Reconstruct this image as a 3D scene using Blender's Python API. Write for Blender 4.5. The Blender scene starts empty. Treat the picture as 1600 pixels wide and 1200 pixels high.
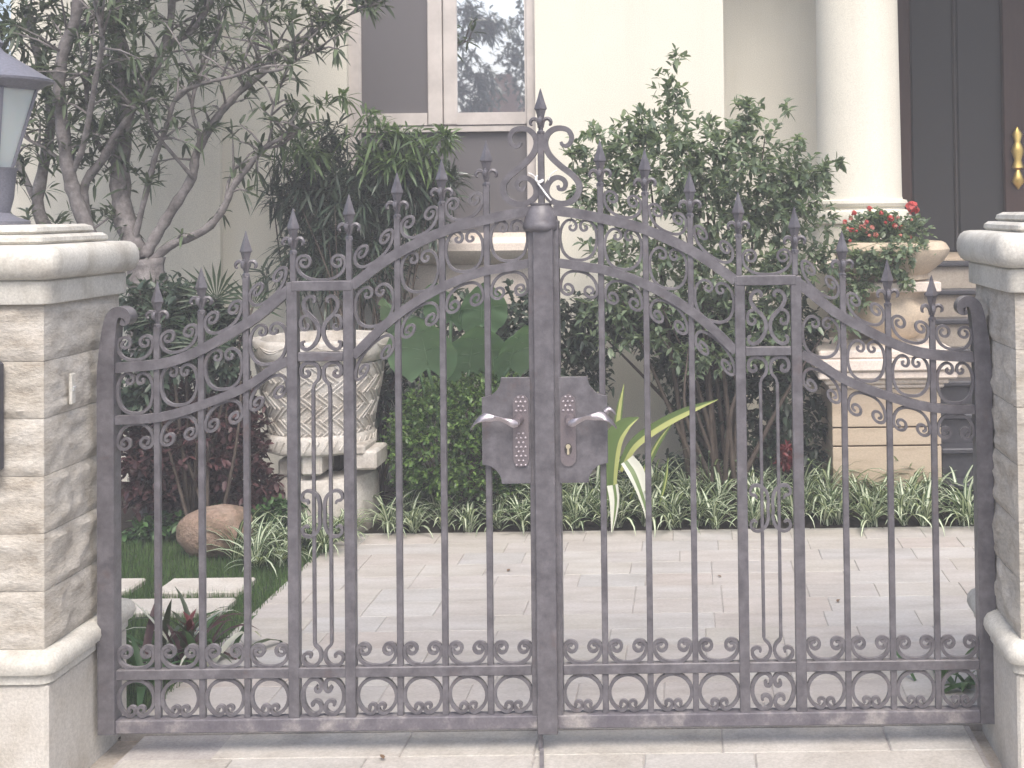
import bpy, math, random
import numpy as np
from mathutils import Vector, Matrix, noise

random.seed(7)
RNG = np.random.default_rng(11)
PI = math.pi
scn = bpy.context.scene
C = scn.collection

# ------------------------------------------------------------------ camera
F_PX, PPX, PPY = 2000.0, 1080.0, 285.0          # focal length and principal point in 1600x1200 pixels
CAM = Vector((0.0, -4.28, 1.776))
PITCH, ROLL = math.radians(1.2), -0.0125
CR = (Matrix.Rotation(PI / 2 + PITCH, 3, 'X') @ Matrix.Rotation(ROLL, 3, 'Z'))
cd = bpy.data.cameras.new('camera')
cam = bpy.data.objects.new('camera', cd)
C.objects.link(cam)
cam.matrix_world = Matrix.Translation(CAM) @ CR.to_4x4()
cd.sensor_width = 36.0
cd.lens = 36.0 * F_PX / 1600.0
cd.shift_x = (800 - PPX) / 1600.0
cd.shift_y = (PPY - 600) / 1600.0
cd.clip_start, cd.clip_end = 0.05, 500
scn.camera = cam

# ------------------------------------------------------------------ light
SUN_EL, SUN_AZ = math.radians(55), math.radians(166)   # azimuth clockwise from +Y
w = bpy.data.worlds.new('World')
scn.world = w
w.use_nodes = True
nt = w.node_tree
bg = nt.nodes['Background']
sky = nt.nodes.new('ShaderNodeTexSky')
sky.sky_type = 'NISHITA'
sky.sun_disc = False
sky.sun_elevation = SUN_EL
sky.sun_rotation = SUN_AZ
sky.air_density, sky.dust_density, sky.ozone_density = 1.0, 4.5, 1.0
nt.links.new(sky.outputs[0], bg.inputs[0])
bg.inputs[1].default_value = 0.15
sd = bpy.data.lights.new('sun', 'SUN')
sd.energy, sd.angle, sd.color = 1.3, math.radians(34), (1.0, 0.98, 0.955)
sun = bpy.data.objects.new('sun', sd)
C.objects.link(sun)
sdir = Vector((math.sin(SUN_AZ) * math.cos(SUN_EL), math.cos(SUN_AZ) * math.cos(SUN_EL), math.sin(SUN_EL)))
sun.rotation_euler = sdir.to_track_quat('Z', 'Y').to_euler()
sun.location = sdir * 30
vs = scn.view_settings
vs.view_transform, vs.look, vs.gamma, vs.use_curve_mapping = 'Standard', 'None', 1.0, False
vs.exposure = 1.06
HAZE = 0.0125                  # thin even veil added over the whole view, standing in for glare
scn.cycles.max_bounces = 8
scn.cycles.transparent_max_bounces = 8


# ------------------------------------------------------------------ pixel -> world
def ray(u, v):
    return CR @ Vector(((u - PPX) / F_PX, -(v - PPY) / F_PX, -1.0))


def at(u, v, Y):
    r = ray(u, v)
    t = (Y - CAM.y) / r.y
    return CAM + r * t


def ground(u, v, z=0.0):
    r = ray(u, v)
    return CAM + r * ((z - CAM.z) / r.z)


# ------------------------------------------------------------------ materials
def newmat(name):
    m = bpy.data.materials.new(name)
    m.use_nodes = True
    t = m.node_tree
    return m, t, t.nodes['Principled BSDF']


def ramp(t, cols, pos=None):
    r = t.nodes.new('ShaderNodeValToRGB')
    e = r.color_ramp.elements
    n = len(cols)
    while len(e) < n:
        e.new(0.5)
    for i, c in enumerate(cols):
        e[i].position = pos[i] if pos else i / max(1, n - 1)
        e[i].color = (*c, 1)
    return r


def noise_node(t, scale, detail=5, rough=0.6, vec=None):
    n = t.nodes.new('ShaderNodeTexNoise')
    n.inputs['Scale'].default_value = scale
    n.inputs['Detail'].default_value = detail
    n.inputs['Roughness'].default_value = rough
    if vec is not None:
        t.links.new(vec, n.inputs['Vector'])
    return n


def mixc(t, fac, a, b, mode='MIX'):
    m = t.nodes.new('ShaderNodeMix')
    m.data_type, m.blend_type = 'RGBA', mode
    for sock, val in ((m.inputs[0], fac), (m.inputs[6], a), (m.inputs[7], b)):
        if isinstance(val, (int, float)):
            sock.default_value = val
        elif isinstance(val, tuple):
            sock.default_value = (*val, 1)
        else:
            t.links.new(val, sock)
    return m.outputs[2]


def bump(t, bsdf, h, strength=0.3, dist=0.01):
    b = t.nodes.new('ShaderNodeBump')
    b.inputs['Strength'].default_value = strength
    b.inputs['Distance'].default_value = dist
    t.links.new(h, b.inputs['Height'])
    t.links.new(b.outputs[0], bsdf.inputs['Normal'])


def coords(t, which='Object', scale=(1, 1, 1), rot=(0, 0, 0)):
    tc = t.nodes.new('ShaderNodeTexCoord')
    mp = t.nodes.new('ShaderNodeMapping')
    mp.inputs['Scale'].default_value = scale
    mp.inputs['Rotation'].default_value = rot
    t.links.new(tc.outputs[which], mp.inputs[0])
    return mp.outputs[0]


def mat_surface(name, cols, scale=6, rough=0.8, bs=0.25, bd=0.006, fine=90, var=None, spec=0.3, stretch=(1, 1, 1)):
    """noise mottled surface; var = list of tones picked per object"""
    m, t, b = newmat(name)
    geo = t.nodes.new('ShaderNodeNewGeometry')
    mp = t.nodes.new('ShaderNodeMapping')
    mp.inputs['Scale'].default_value = stretch
    t.links.new(geo.outputs['Position'], mp.inputs[0])
    n1 = noise_node(t, scale, 7, 0.65, mp.outputs[0])
    r = ramp(t, cols, [0.3 + 0.4 * i / max(1, len(cols) - 1) for i in range(len(cols))])
    t.links.new(n1.outputs[0], r.inputs[0])
    col = r.outputs[0]
    n2 = noise_node(t, fine, 4, 0.7, mp.outputs[0])
    r2 = ramp(t, [(0.82, 0.82, 0.82), (1.08, 1.08, 1.08)], [0.35, 0.65])
    t.links.new(n2.outputs[0], r2.inputs[0])
    col = mixc(t, 1.0, col, r2.outputs[0], 'MULTIPLY')
    if var:
        oi = t.nodes.new('ShaderNodeObjectInfo')
        rv = ramp(t, var)
        t.links.new(oi.outputs['Random'], rv.inputs[0])
        col = mixc(t, 1.0, col, rv.outputs[0], 'MULTIPLY')
    t.links.new(col, b.inputs['Base Color'])
    b.inputs['Roughness'].default_value = rough
    b.inputs['Specular IOR Level'].default_value = spec
    add = t.nodes.new('ShaderNodeMath')
    add.operation = 'ADD'
    t.links.new(n1.outputs[0], add.inputs[0])
    t.links.new(n2.outputs[0], add.inputs[1])
    bump(t, b, add.outputs[0], bs, bd)
    return m


def mat_leaf(name, cols, rough=0.45, transl=0.3, pos=None):
    m, t, b = newmat(name)
    geo = t.nodes.new('ShaderNodeNewGeometry')
    r = ramp(t, cols, pos)
    t.links.new(geo.outputs['Random Per Island'], r.inputs[0])
    t.links.new(r.outputs[0], b.inputs['Base Color'])
    b.inputs['Roughness'].default_value = rough
    b.inputs['Specular IOR Level'].default_value = 0.4
    tr = t.nodes.new('ShaderNodeBsdfTranslucent')
    g = mixc(t, 1.0, r.outputs[0], (1.3, 1.4, 0.8), 'MULTIPLY')
    t.links.new(g, tr.inputs[0])
    mx = t.nodes.new('ShaderNodeMixShader')
    mx.inputs[0].default_value = transl
    out = t.nodes['Material Output']
    t.links.new(b.outputs[0], mx.inputs[1])
    t.links.new(tr.outputs[0], mx.inputs[2])
    t.links.new(mx.outputs[0], out.inputs[0])
    return m


def mat_plain(name, col, rough=0.5, metal=0.0, spec=0.4, bs=0.0):
    m, t, b = newmat(name)
    n = noise_node(t, 35, 4)
    r = ramp(t, [tuple(c * 0.8 for c in col), tuple(c * 1.15 for c in col)], [0.3, 0.7])
    t.links.new(n.outputs[0], r.inputs[0])
    t.links.new(r.outputs[0], b.inputs['Base Color'])
    b.inputs['Roughness'].default_value = rough
    b.inputs['Metallic'].default_value = metal
    b.inputs['Specular IOR Level'].default_value = spec
    if bs:
        bump(t, b, n.outputs[0], bs, 0.003)
    return m


M = {}
# painted wrought iron: purple grey paint, dusty, a little rust showing through
m, t, b = newmat('gate_paint')
geo = t.nodes.new('ShaderNodeNewGeometry')
n1 = noise_node(t, 22, 8, 0.72, geo.outputs['Position'])
n2 = noise_node(t, 140, 3, 0.6, geo.outputs['Position'])
r1 = ramp(t, [(0.070, 0.065, 0.073), (0.102, 0.096, 0.106), (0.150, 0.142, 0.154)], [0.34, 0.5, 0.68])
t.links.new(n1.outputs[0], r1.inputs[0])
n3 = noise_node(t, 7.0, 9, 0.78, geo.outputs['Position'])
rr = ramp(t, [(0, 0, 0), (0.6, 0.6, 0.6)], [0.58, 0.74])
t.links.new(n3.outputs[0], rr.inputs[0])
c1 = mixc(t, rr.outputs[0], r1.outputs[0], (0.120, 0.072, 0.060))
sepn = t.nodes.new('ShaderNodeSeparateXYZ')
t.links.new(geo.outputs['Normal'], sepn.inputs[0])
ru = ramp(t, [(0, 0, 0), (0.5, 0.5, 0.5)], [0.35, 0.95])
t.links.new(sepn.outputs[2], ru.inputs[0])
dust_highlight = mixc(t, 1.0, ru.outputs[0], n1.outputs[0], 'MULTIPLY')
n4 = noise_node(t, 60, 6, 0.8, geo.outputs['Position'])
rc = ramp(t, [(0, 0, 0), (0.55, 0.55, 0.55)], [0.70, 0.75])
t.links.new(n4.outputs[0], rc.inputs[0])
c1 = mixc(t, rc.outputs[0], c1, (0.27, 0.25, 0.25))    # chips and dried splashes
c2 = mixc(t, dust_highlight, c1, (0.36, 0.33, 0.33))           # pale dust on upward faces, also painting their bright edge highlights
t.links.new(c2, b.inputs['Base Color'])
b.inputs['Roughness'].default_value = 0.40
b.inputs['Specular IOR Level'].default_value = 0.5
bump(t, b, n4.outputs[0], 0.3, 0.003)
M['gate'] = m
M['gate_dirty'] = mat_surface('gate_paint_splashed', [(0.10, 0.092, 0.108), (0.14, 0.13, 0.145), (0.30, 0.28, 0.27)], 14, 0.6, 0.3, 0.002, 120)
M['handle'] = mat_plain('handle_metal', (0.42, 0.38, 0.40), 0.32, 0.85, 0.5, 0.3)
M['escutcheon'] = mat_plain('escutcheon_metal', (0.22, 0.19, 0.20), 0.4, 0.6, 0.5, 0.2)
M['pale_brass'] = mat_plain('pale_brass', (0.60, 0.53, 0.38), 0.4, 0.6, 0.5)
M['brass'] = mat_plain('brass', (0.62, 0.44, 0.14), 0.3, 0.9, 0.5)
M['plaster'] = mat_surface('cream_plaster', [(0.665, 0.635, 0.54), (0.715, 0.685, 0.595)], 0.9, 0.9, 0.12, 0.003, 160)
def add_stains(m, strength, streak=(5.0, 5.0, 0.5), col=(0.30, 0.27, 0.22), lo=0.56, hi=0.78):
    t = m.node_tree
    b = t.nodes['Principled BSDF']
    src = b.inputs['Base Color'].links[0].from_socket
    geo = t.nodes.new('ShaderNodeNewGeometry')
    mp = t.nodes.new('ShaderNodeMapping')
    mp.inputs['Scale'].default_value = streak
    t.links.new(geo.outputs['Position'], mp.inputs[0])
    n = noise_node(t, 1.0, 6, 0.62, mp.outputs[0])
    r = ramp(t, [(0, 0, 0), (strength,) * 3], [lo, hi])
    t.links.new(n.outputs[0], r.inputs[0])
    t.links.new(mixc(t, r.outputs[0], src, col), b.inputs['Base Color'])
add_stains(M['plaster'], 0.22, (4.0, 4.0, 0.35), (0.42, 0.38, 0.31), 0.5, 0.8)
add_stains(M['plaster'], 0.12, (1.2, 1.2, 1.0), (0.46, 0.42, 0.36), 0.45, 0.75)
M['trim'] = mat_surface('cream_stone_trim', [(0.60, 0.52, 0.45), (0.70, 0.63, 0.56)], 4, 0.8, 0.15, 0.003, 100)
M['cap'] = mat_surface('pale_cap_stone', [(0.41, 0.38, 0.33), (0.54, 0.52, 0.465), (0.61, 0.59, 0.54)], 7, 0.8, 0.3, 0.004, 120)
M['rock'] = mat_surface('split_face_stone', [(0.35, 0.315, 0.265), (0.47, 0.44, 0.39), (0.545, 0.52, 0.475)], 9, 0.9, 0.5, 0.010, 60,
                        var=[(1.0, 0.985, 0.97), (0.95, 0.93, 0.90), (1.05, 1.045, 1.04), (0.98, 0.95, 0.91)], stretch=(1, 1, 2.2))
M['plinth'] = mat_surface('plinth_stone', [(0.43, 0.395, 0.34), (0.53, 0.50, 0.45), (0.58, 0.555, 0.51)], 5, 0.85, 0.35, 0.005, 110)
add_stains(M['cap'], 0.55, (9, 9, 3.5), (0.25, 0.22, 0.17), 0.54, 0.8)
add_stains(M['plinth'], 0.45, (6, 6, 1.2), (0.27, 0.235, 0.18), 0.52, 0.8)
M['mortar'] = mat_surface('mortar', [(0.38, 0.35, 0.31), (0.46, 0.43, 0.39)], 12, 0.95)
M['kerb'] = mat_surface('dusty_concrete', [(0.20, 0.165, 0.13), (0.33, 0.29, 0.245), (0.40, 0.365, 0.32)], 6, 0.95, 0.4, 0.006, 70)
M['tile'] = mat_surface('courtyard_stone', [(0.35, 0.330, 0.305), (0.42, 0.403, 0.38), (0.475, 0.465, 0.45)], 4.5, 0.75, 0.2, 0.003, 110,
                        var=[(1.0, 0.99, 0.98), (1.0, 0.935, 0.905), (0.95, 0.96, 0.98), (1.06, 1.05, 1.04), (0.98, 0.95, 0.90), (1.02, 0.99, 0.98), (0.99, 0.95, 0.93), (1.0, 1.0, 1.01)], stretch=(0.6, 2.0, 1))
M['slab'] = mat_surface('apron_stone', [(0.34, 0.318, 0.29), (0.43, 0.412, 0.385), (0.485, 0.47, 0.445)], 5, 0.8, 0.25, 0.004, 90,
                        var=[(1, 1, 1), (0.96, 0.94, 0.9), (1.04, 1.02, 1.0)])
M['grout'] = mat_surface('grout', [(0.30, 0.275, 0.26), (0.42, 0.395, 0.38)], 5, 0.95)
M['soil'] = mat_surface('soil', [(0.022, 0.017, 0.013), (0.05, 0.038, 0.028)], 12, 0.95, 0.8, 0.02, 60)
M['street'] = mat_surface('street', [(0.16, 0.155, 0.15), (0.22, 0.21, 0.2)], 3, 0.9, 0.4, 0.005, 120)
M['lawn'] = mat_surface('lawn_turf', [(0.018, 0.035, 0.012), (0.04, 0.065, 0.02)], 10, 0.9, 0.6, 0.02, 80)
add_stains(M['tile'], 0.45, (2.2, 2.2, 2.2), (0.27, 0.235, 0.21), 0.53, 0.85)
add_stains(M['tile'], 0.5, (28, 28, 28), (0.22, 0.19, 0.17), 0.66, 0.82)
add_stains(M['slab'], 0.5, (2.6, 2.6, 2.6), (0.26, 0.225, 0.19), 0.52, 0.82)
M['grass'] = mat_leaf('grass_blades', [(0.04, 0.09, 0.025), (0.075, 0.14, 0.04), (0.11, 0.165, 0.055)], 0.5, 0.3)
M['step_stone'] = mat_surface('stepping_stone', [(0.44, 0.40, 0.35), (0.56, 0.53, 0.48)], 8, 0.85, 0.3, 0.004)
M['boulder'] = mat_surface('boulder_stone', [(0.16, 0.12, 0.08), (0.29, 0.205, 0.155), (0.37, 0.285, 0.225)], 9, 0.95, 1.0, 0.02, 38)
M['urn'] = mat_surface('urn_stone', [(0.36, 0.32, 0.275), (0.50, 0.47, 0.425), (0.58, 0.56, 0.525)], 8, 0.85, 0.4, 0.006, 90)
add_stains(M['urn'], 0.6, (9, 9, 2.5), (0.17, 0.145, 0.11), 0.54, 0.8)
M['sandstone'] = mat_surface('veined_sandstone', [(0.35, 0.275, 0.20), (0.445, 0.365, 0.275), (0.47, 0.39, 0.30)], 3.2, 0.8, 0.15, 0.003, 80, stretch=(1.0, 1.0, 4.5))
M['step_riser'] = mat_surface('step_riser_stone', [(0.26, 0.22, 0.18), (0.36, 0.32, 0.27)], 6, 0.85)
M['sand_dark'] = mat_surface('sandstone_joint', [(0.10, 0.075, 0.05), (0.14, 0.1, 0.07)], 8, 0.9)
M['granite'] = mat_surface('dark_granite', [(0.03, 0.03, 0.036), (0.055, 0.055, 0.065)], 25, 0.35, 0.05, 0.001, 150, spec=0.5)
M['frame'] = mat_surface('window_frame_paint', [(0.475, 0.435, 0.405), (0.50, 0.46, 0.43)], 1.5, 0.5, 0.01, 0.001, 3)
M['seal'] = mat_plain('rubber_seal', (0.05, 0.045, 0.045), 0.6)
M['door_wood'] = mat_surface('dark_door_wood', [(0.040, 0.021, 0.018), (0.062, 0.034, 0.028)], 5, 0.5, 0.1, 0.002, 60, stretch=(6, 6, 0.6))
M['lamp_metal'] = mat_plain('lantern_metal', (0.17, 0.17, 0.20), 0.45, 0.1, 0.5, 0.2)
M['box_metal'] = mat_plain('dark_box_metal', (0.06, 0.06, 0.075), 0.45, 0.2)
M['white'] = mat_plain('white_plastic', (0.78, 0.77, 0.76), 0.5)
M['bark'] = mat_surface('tree_bark', [(0.10, 0.09, 0.086), (0.19, 0.172, 0.168), (0.29, 0.27, 0.262)], 16, 0.9, 0.7, 0.01, 60)
M['bark_dark'] = mat_surface('dark_bark', [(0.05, 0.038, 0.03), (0.10, 0.08, 0.065)], 14, 0.9, 0.6, 0.01, 60)
M['terracotta'] = mat_surface('bowl_stone', [(0.42, 0.34, 0.25), (0.56, 0.47, 0.36)], 8, 0.85, 0.3, 0.004)
M['roof'] = mat_surface('brown_tiles', [(0.16, 0.075, 0.045), (0.24, 0.12, 0.07)], 8, 0.8)
# leaves
add_stains(M['boulder'], 0.6, (16, 16, 16), (0.10, 0.09, 0.05), 0.55, 0.75)
M['leaf_tree'] = mat_leaf('tree_leaves', [(0.04, 0.056, 0.034), (0.068, 0.092, 0.056), (0.10, 0.13, 0.078), (0.15, 0.20, 0.11)], 0.42, 0.28, [0, 0.45, 0.85, 1])
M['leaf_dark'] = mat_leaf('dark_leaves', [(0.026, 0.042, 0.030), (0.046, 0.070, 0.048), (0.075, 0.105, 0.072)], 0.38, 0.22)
M['leaf_tip'] = mat_leaf('young_leaves', [(0.07, 0.11, 0.055), (0.10, 0.15, 0.07), (0.17, 0.25, 0.10)], 0.45, 0.35)
M['leaf_osm'] = mat_leaf('shrub_leaves', [(0.095, 0.130, 0.090), (0.14, 0.19, 0.125), (0.20, 0.255, 0.165), (0.26, 0.315, 0.21)], 0.27, 0.38, [0, 0.4, 0.8, 1])
M['leaf_box'] = mat_leaf('box_leaves', [(0.045, 0.09, 0.028), (0.085, 0.155, 0.045), (0.19, 0.29, 0.085)], 0.35, 0.25)
M['leaf_red'] = mat_leaf('maroon_leaves', [(0.030, 0.014, 0.016), (0.065, 0.026, 0.030), (0.11, 0.05, 0.052)], 0.45, 0.2)
M['leaf_big'] = mat_leaf('broad_leaves', [(0.075, 0.15, 0.075), (0.15, 0.24, 0.13)], 0.4, 0.3)
M['leaf_vein'] = mat_leaf('leaf_veins', [(0.17, 0.27, 0.15), (0.20, 0.30, 0.17)], 0.45, 0.2)
M['leaf_cover'] = mat_leaf('cover_leaves', [(0.025, 0.06, 0.022), (0.05, 0.11, 0.035), (0.08, 0.16, 0.05)], 0.4, 0.25)
M['leaf_palm'] = mat_leaf('palm_leaves', [(0.035, 0.055, 0.03), (0.06, 0.09, 0.05)], 0.4, 0.25)
M['blade_green'] = mat_leaf('spider_green', [(0.025, 0.06, 0.02), (0.045, 0.10, 0.03), (0.08, 0.145, 0.05)], 0.4, 0.2)
M['blade_cream'] = mat_leaf('spider_cream', [(0.40, 0.45, 0.31), (0.66, 0.69, 0.57)], 0.45, 0.3)
M['cordy_green'] = mat_leaf('striped_green', [(0.09, 0.15, 0.045), (0.15, 0.22, 0.07)], 0.4, 0.3)
M['cordy_yellow'] = mat_leaf('striped_yellow', [(0.42, 0.46, 0.15), (0.52, 0.54, 0.22)], 0.4, 0.3)
M['cordy_white'] = mat_leaf('striped_white', [(0.52, 0.53, 0.46), (0.6, 0.6, 0.52)], 0.45, 0.25)
M['brom'] = mat_leaf('bromeliad_leaves', [(0.035, 0.05, 0.025), (0.06, 0.03, 0.028), (0.05, 0.085, 0.04), (0.12, 0.05, 0.045)], 0.35, 0.2)
M['brom_red'] = mat_leaf('bromeliad_red', [(0.10, 0.016, 0.018), (0.16, 0.025, 0.026)], 0.4, 0.2)
M['petal'] = mat_leaf('geranium_petals', [(0.42, 0.035, 0.035), (0.52, 0.09, 0.08)], 0.5, 0.2)
M['petal_pink'] = mat_leaf('salmon_petals', [(0.50, 0.17, 0.14), (0.56, 0.24, 0.2)], 0.5, 0.2)
M['dry'] = mat_leaf('dry_leaves', [(0.12, 0.07, 0.04), (0.2, 0.13, 0.08)], 0.7, 0.1)

# glass
m, t, b = newmat('coated_glass')
b.inputs['Base Color'].default_value = (0.86, 0.88, 0.92, 1)
b.inputs['Metallic'].default_value = 1.0
b.inputs['Roughness'].default_value = 0.015
n = noise_node(t, 1.6, 2)
bump(t, b, n.outputs[0], 0.02, 0.01)
M['mirror_glass'] = m
m, t, b = newmat('screened_glass')
n = noise_node(t, 500, 2)
r = ramp(t, [(0.085, 0.08, 0.085), (0.125, 0.115, 0.12)], [0.3, 0.7])
t.links.new(n.outputs[0], r.inputs[0])
t.links.new(r.outputs[0], b.inputs['Base Color'])
b.inputs['Roughness'].default_value = 0.55
M['screen_glass'] = m
m, t, b = newmat('dark_glass')
b.inputs['Base Color'].default_value = (0.032, 0.032, 0.034, 1)
b.inputs['Roughness'].default_value = 0.45
b.inputs['Specular IOR Level'].default_value = 0.25
M['dark_glass'] = m
m, t, b = newmat('frosted_glass')
b.inputs['Base Color'].default_value = (0.50, 0.485, 0.47, 1)
b.inputs['Roughness'].default_value = 0.5
b.inputs['Subsurface Weight'].default_value = 0.3
M['frosted'] = m


# ------------------------------------------------------------------ mesh helpers
ORG = {}


class MB:
    def __init__(s):
        s.v, s.f, s.mi = [], [], []

    def add(s, vs_, fs_, mi=0):
        o = len(s.v)
        s.v += [tuple(p) for p in vs_]
        s.f += [tuple(i + o for i in f) for f in fs_]
        s.mi += [mi] * len(fs_)
        return s

    def box(s, x0, x1, y0, y1, z0, z1, c=0.0, mi=0):
        """box with chamfered edges c"""
        if c <= 0:
            vs_ = [(x, y, z) for x in (x0, x1) for y in (y0, y1) for z in (z0, z1)]
            fs_ = [(0, 1, 3, 2), (4, 6, 7, 5), (0, 4, 5, 1), (2, 3, 7, 6), (0, 2, 6, 4), (1, 5, 7, 3)]
            return s.add(vs_, fs_, mi)
        import bmesh
        bm = bmesh.new()
        bmesh.ops.create_cube(bm, size=1)
        for q in bm.verts:
            q.co = Vector(((x0 + x1) / 2 + q.co.x * (x1 - x0), (y0 + y1) / 2 + q.co.y * (y1 - y0), (z0 + z1) / 2 + q.co.z * (z1 - z0)))
        bmesh.ops.bevel(bm, geom=bm.edges[:], offset=c, segments=2 if c > 0.012 else 1, affect='EDGES', profile=0.5)
        bm.verts.index_update()
        s.add([q.co[:] for q in bm.verts], [[q.index for q in f.verts] for f in bm.faces], mi)
        bm.free()
        return s

    def ribbon(s, pts, wd, y0, y1, mi=0, closed=False):
        """flat bar swept along a path in the XZ plane: pts [(x,z)], wd width or list"""
        n = len(pts)
        P = [Vector((p[0], p[1])) for p in pts]
        W = wd if hasattr(wd, '__len__') else [wd] * n
        vs_, fs_ = [], []
        for i in range(n):
            a, b_ = P[max(0, i - 1)], P[min(n - 1, i + 1)]
            d = (b_ - a)
            d = d.normalized() if d.length > 1e-9 else Vector((1, 0))
            nn = Vector((-d.y, d.x)) * W[i] / 2
            ch = min(W[i] * 0.22, abs(y1 - y0) * 0.2)
            for sx, yy, k in ((1, y0, 1), (1, y1, 1), (-1, y1, 1), (-1, y0, 1)):
                q = P[i] + nn * sx
                vs_.append((q.x, yy, q.y))
        for i in range(n - 1):
            for k in range(4):
                a, b_ = i * 4 + k, i * 4 + (k + 1) % 4
                fs_.append((a, b_, b_ + 4, a + 4))
        fs_ += [(3, 2, 1, 0), tuple((n - 1) * 4 + k for k in range(4))]
        return s.add(vs_, fs_, mi)

    def tube(s, pts, rad, seg=7, mi=0, cap=True):
        P = [Vector(p) for p in pts]
        n = len(P)
        Rr = rad if hasattr(rad, '__len__') else [rad] * n
        vs_, fs_ = [], []
        ref = Vector((0.13, 0.9, 0.31)).normalized()
        for i in range(n):
            d = (P[min(n - 1, i + 1)] - P[max(0, i - 1)])
            d = d.normalized() if d.length > 1e-9 else Vector((0, 0, 1))
            a = d.cross(ref)
            if a.length < 0.1:
                a = d.cross(Vector((1, 0, 0)))
            a.normalize()
            b_ = d.cross(a)
            for k in range(seg):
                th = 2 * PI * k / seg
                vs_.append(P[i] + (a * math.cos(th) + b_ * math.sin(th)) * Rr[i])
        for i in range(n - 1):
            for k in range(seg):
                k2 = (k + 1) % seg
                fs_.append((i * seg + k, i * seg + k2, (i + 1) * seg + k2, (i + 1) * seg + k))
        if cap:
            fs_ += [tuple(range(seg))[::-1], tuple((n - 1) * seg + k for k in range(seg))]
        return s.add(vs_, fs_, mi)

    def lathe(s, prof, cx, cy, seg=24, sx=1.0, sy=1.0, a0=0.0, mi=0, fn=None):
        """prof [(r,z)] revolved about (cx,cy)"""
        n = len(prof)
        vs_, fs_ = [], []
        for (r, z) in prof:
            for k in range(seg):
                th = a0 + 2 * PI * k / seg
                q = r if fn is None else r + fn(th, z, r)
                vs_.append((cx + math.cos(th) * q * sx, cy + math.sin(th) * q * sy, z))
        for i in range(n - 1):
            for k in range(seg):
                k2 = (k + 1) % seg
                fs_.append((i * seg + k, i * seg + k2, (i + 1) * seg + k2, (i + 1) * seg + k))
        fs_ += [tuple(range(seg))[::-1], tuple((n - 1) * seg + k for k in range(seg))]
        return s.add(vs_, fs_, mi)

    def prism(s, poly, y0, y1, mi=0):
        """polygon in XZ extruded along Y"""
        n = len(poly)
        vs_ = [(p[0], y0, p[1]) for p in poly] + [(p[0], y1, p[1]) for p in poly]
        fs_ = [tuple(range(n)), tuple(range(n, 2 * n))[::-1]]
        fs_ += [(i, i + n, (i + 1) % n + n, (i + 1) % n) for i in range(n)]
        return s.add(vs_, fs_, mi)

    def mesh(s, name, mats, org=(0, 0, 0), smooth=None):
        me = bpy.data.meshes.new(name)
        V = np.asarray(s.v, dtype=np.float64) - np.asarray(org)
        me.from_pydata(V.tolist(), [], s.f)
        for m_ in (mats if isinstance(mats, (list, tuple)) else [mats]):
            me.materials.append(m_)
        if any(s.mi):
            me.polygons.foreach_set('material_index', s.mi)
        if smooth is not None:
            me.polygons.foreach_set('use_smooth', [True] * len(s.f))
            if smooth > 0:
                me.set_sharp_from_angle(angle=math.radians(smooth))
        me.update()
        fix_normals(me)
        return me


def fix_normals(me):
    import bmesh
    if len(me.polygons) > 6000:
        return
    bm = bmesh.new()
    bm.from_mesh(me)
    bmesh.ops.recalc_face_normals(bm, faces=bm.faces[:])
    bm.to_mesh(me)
    bm.free()


def tag(o, label=None, cat=None, group=None, kind=None):
    for k, v_ in (('label', label), ('category', cat), ('group', group), ('kind', kind)):
        if v_:
            o[k] = v_
    return o


def link(name, data, parent=None, loc=(0, 0, 0)):
    o = bpy.data.objects.new(name, data)
    C.objects.link(o)
    o.location = loc
    if parent:
        o.parent = parent
    return o


def thing(name, label, cat, loc=(0, 0, 0), group=None):
    o = link(name, None, None, loc)
    o.empty_display_size = 0.1
    ORG[o.name] = Vector(loc)
    return tag(o, label, cat, group)


def part(name, mb, mats, parent, smooth=None, kind=None, label=None):
    """mesh in world coordinates made a child of a thing or part"""
    org = ORG[parent.name]
    me = mb if isinstance(mb, bpy.types.Mesh) else mb.mesh(name, mats, org, smooth)
    o = link(name, me, parent)
    ORG[o.name] = org
    return tag(o, label, None, None, kind)


def solo(name, mb, mats, label, cat, group=None, smooth=None, kind=None, org=(0, 0, 0)):
    o = link(name, mb.mesh(name, mats, org, smooth), None, org)
    ORG[o.name] = Vector(org)
    return tag(o, label, cat, group, kind)


def structure(name, mb, mats, smooth=None):
    o = link(name, mb.mesh(name, mats, (0, 0, 0), smooth))
    ORG[o.name] = Vector((0, 0, 0))
    return tag(o, kind='structure')


def catmull(pts, n=6):
    P = [np.array(p, float) for p in pts]
    P = [2 * P[0] - P[1]] + P + [2 * P[-1] - P[-2]]
    out = []
    for i in range(1, len(P) - 2):
        p0, p1, p2, p3 = P[i - 1], P[i], P[i + 1], P[i + 2]
        for k in range(n):
            t_ = k / n
            out.append(0.5 * ((2 * p1) + (-p0 + p2) * t_ + (2 * p0 - 5 * p1 + 4 * p2 - p3) * t_ ** 2 + (-p0 + 3 * p1 - 3 * p2 + p3) * t_ ** 3))
    out.append(P[-2])
    return [tuple(p) for p in out]


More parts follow.
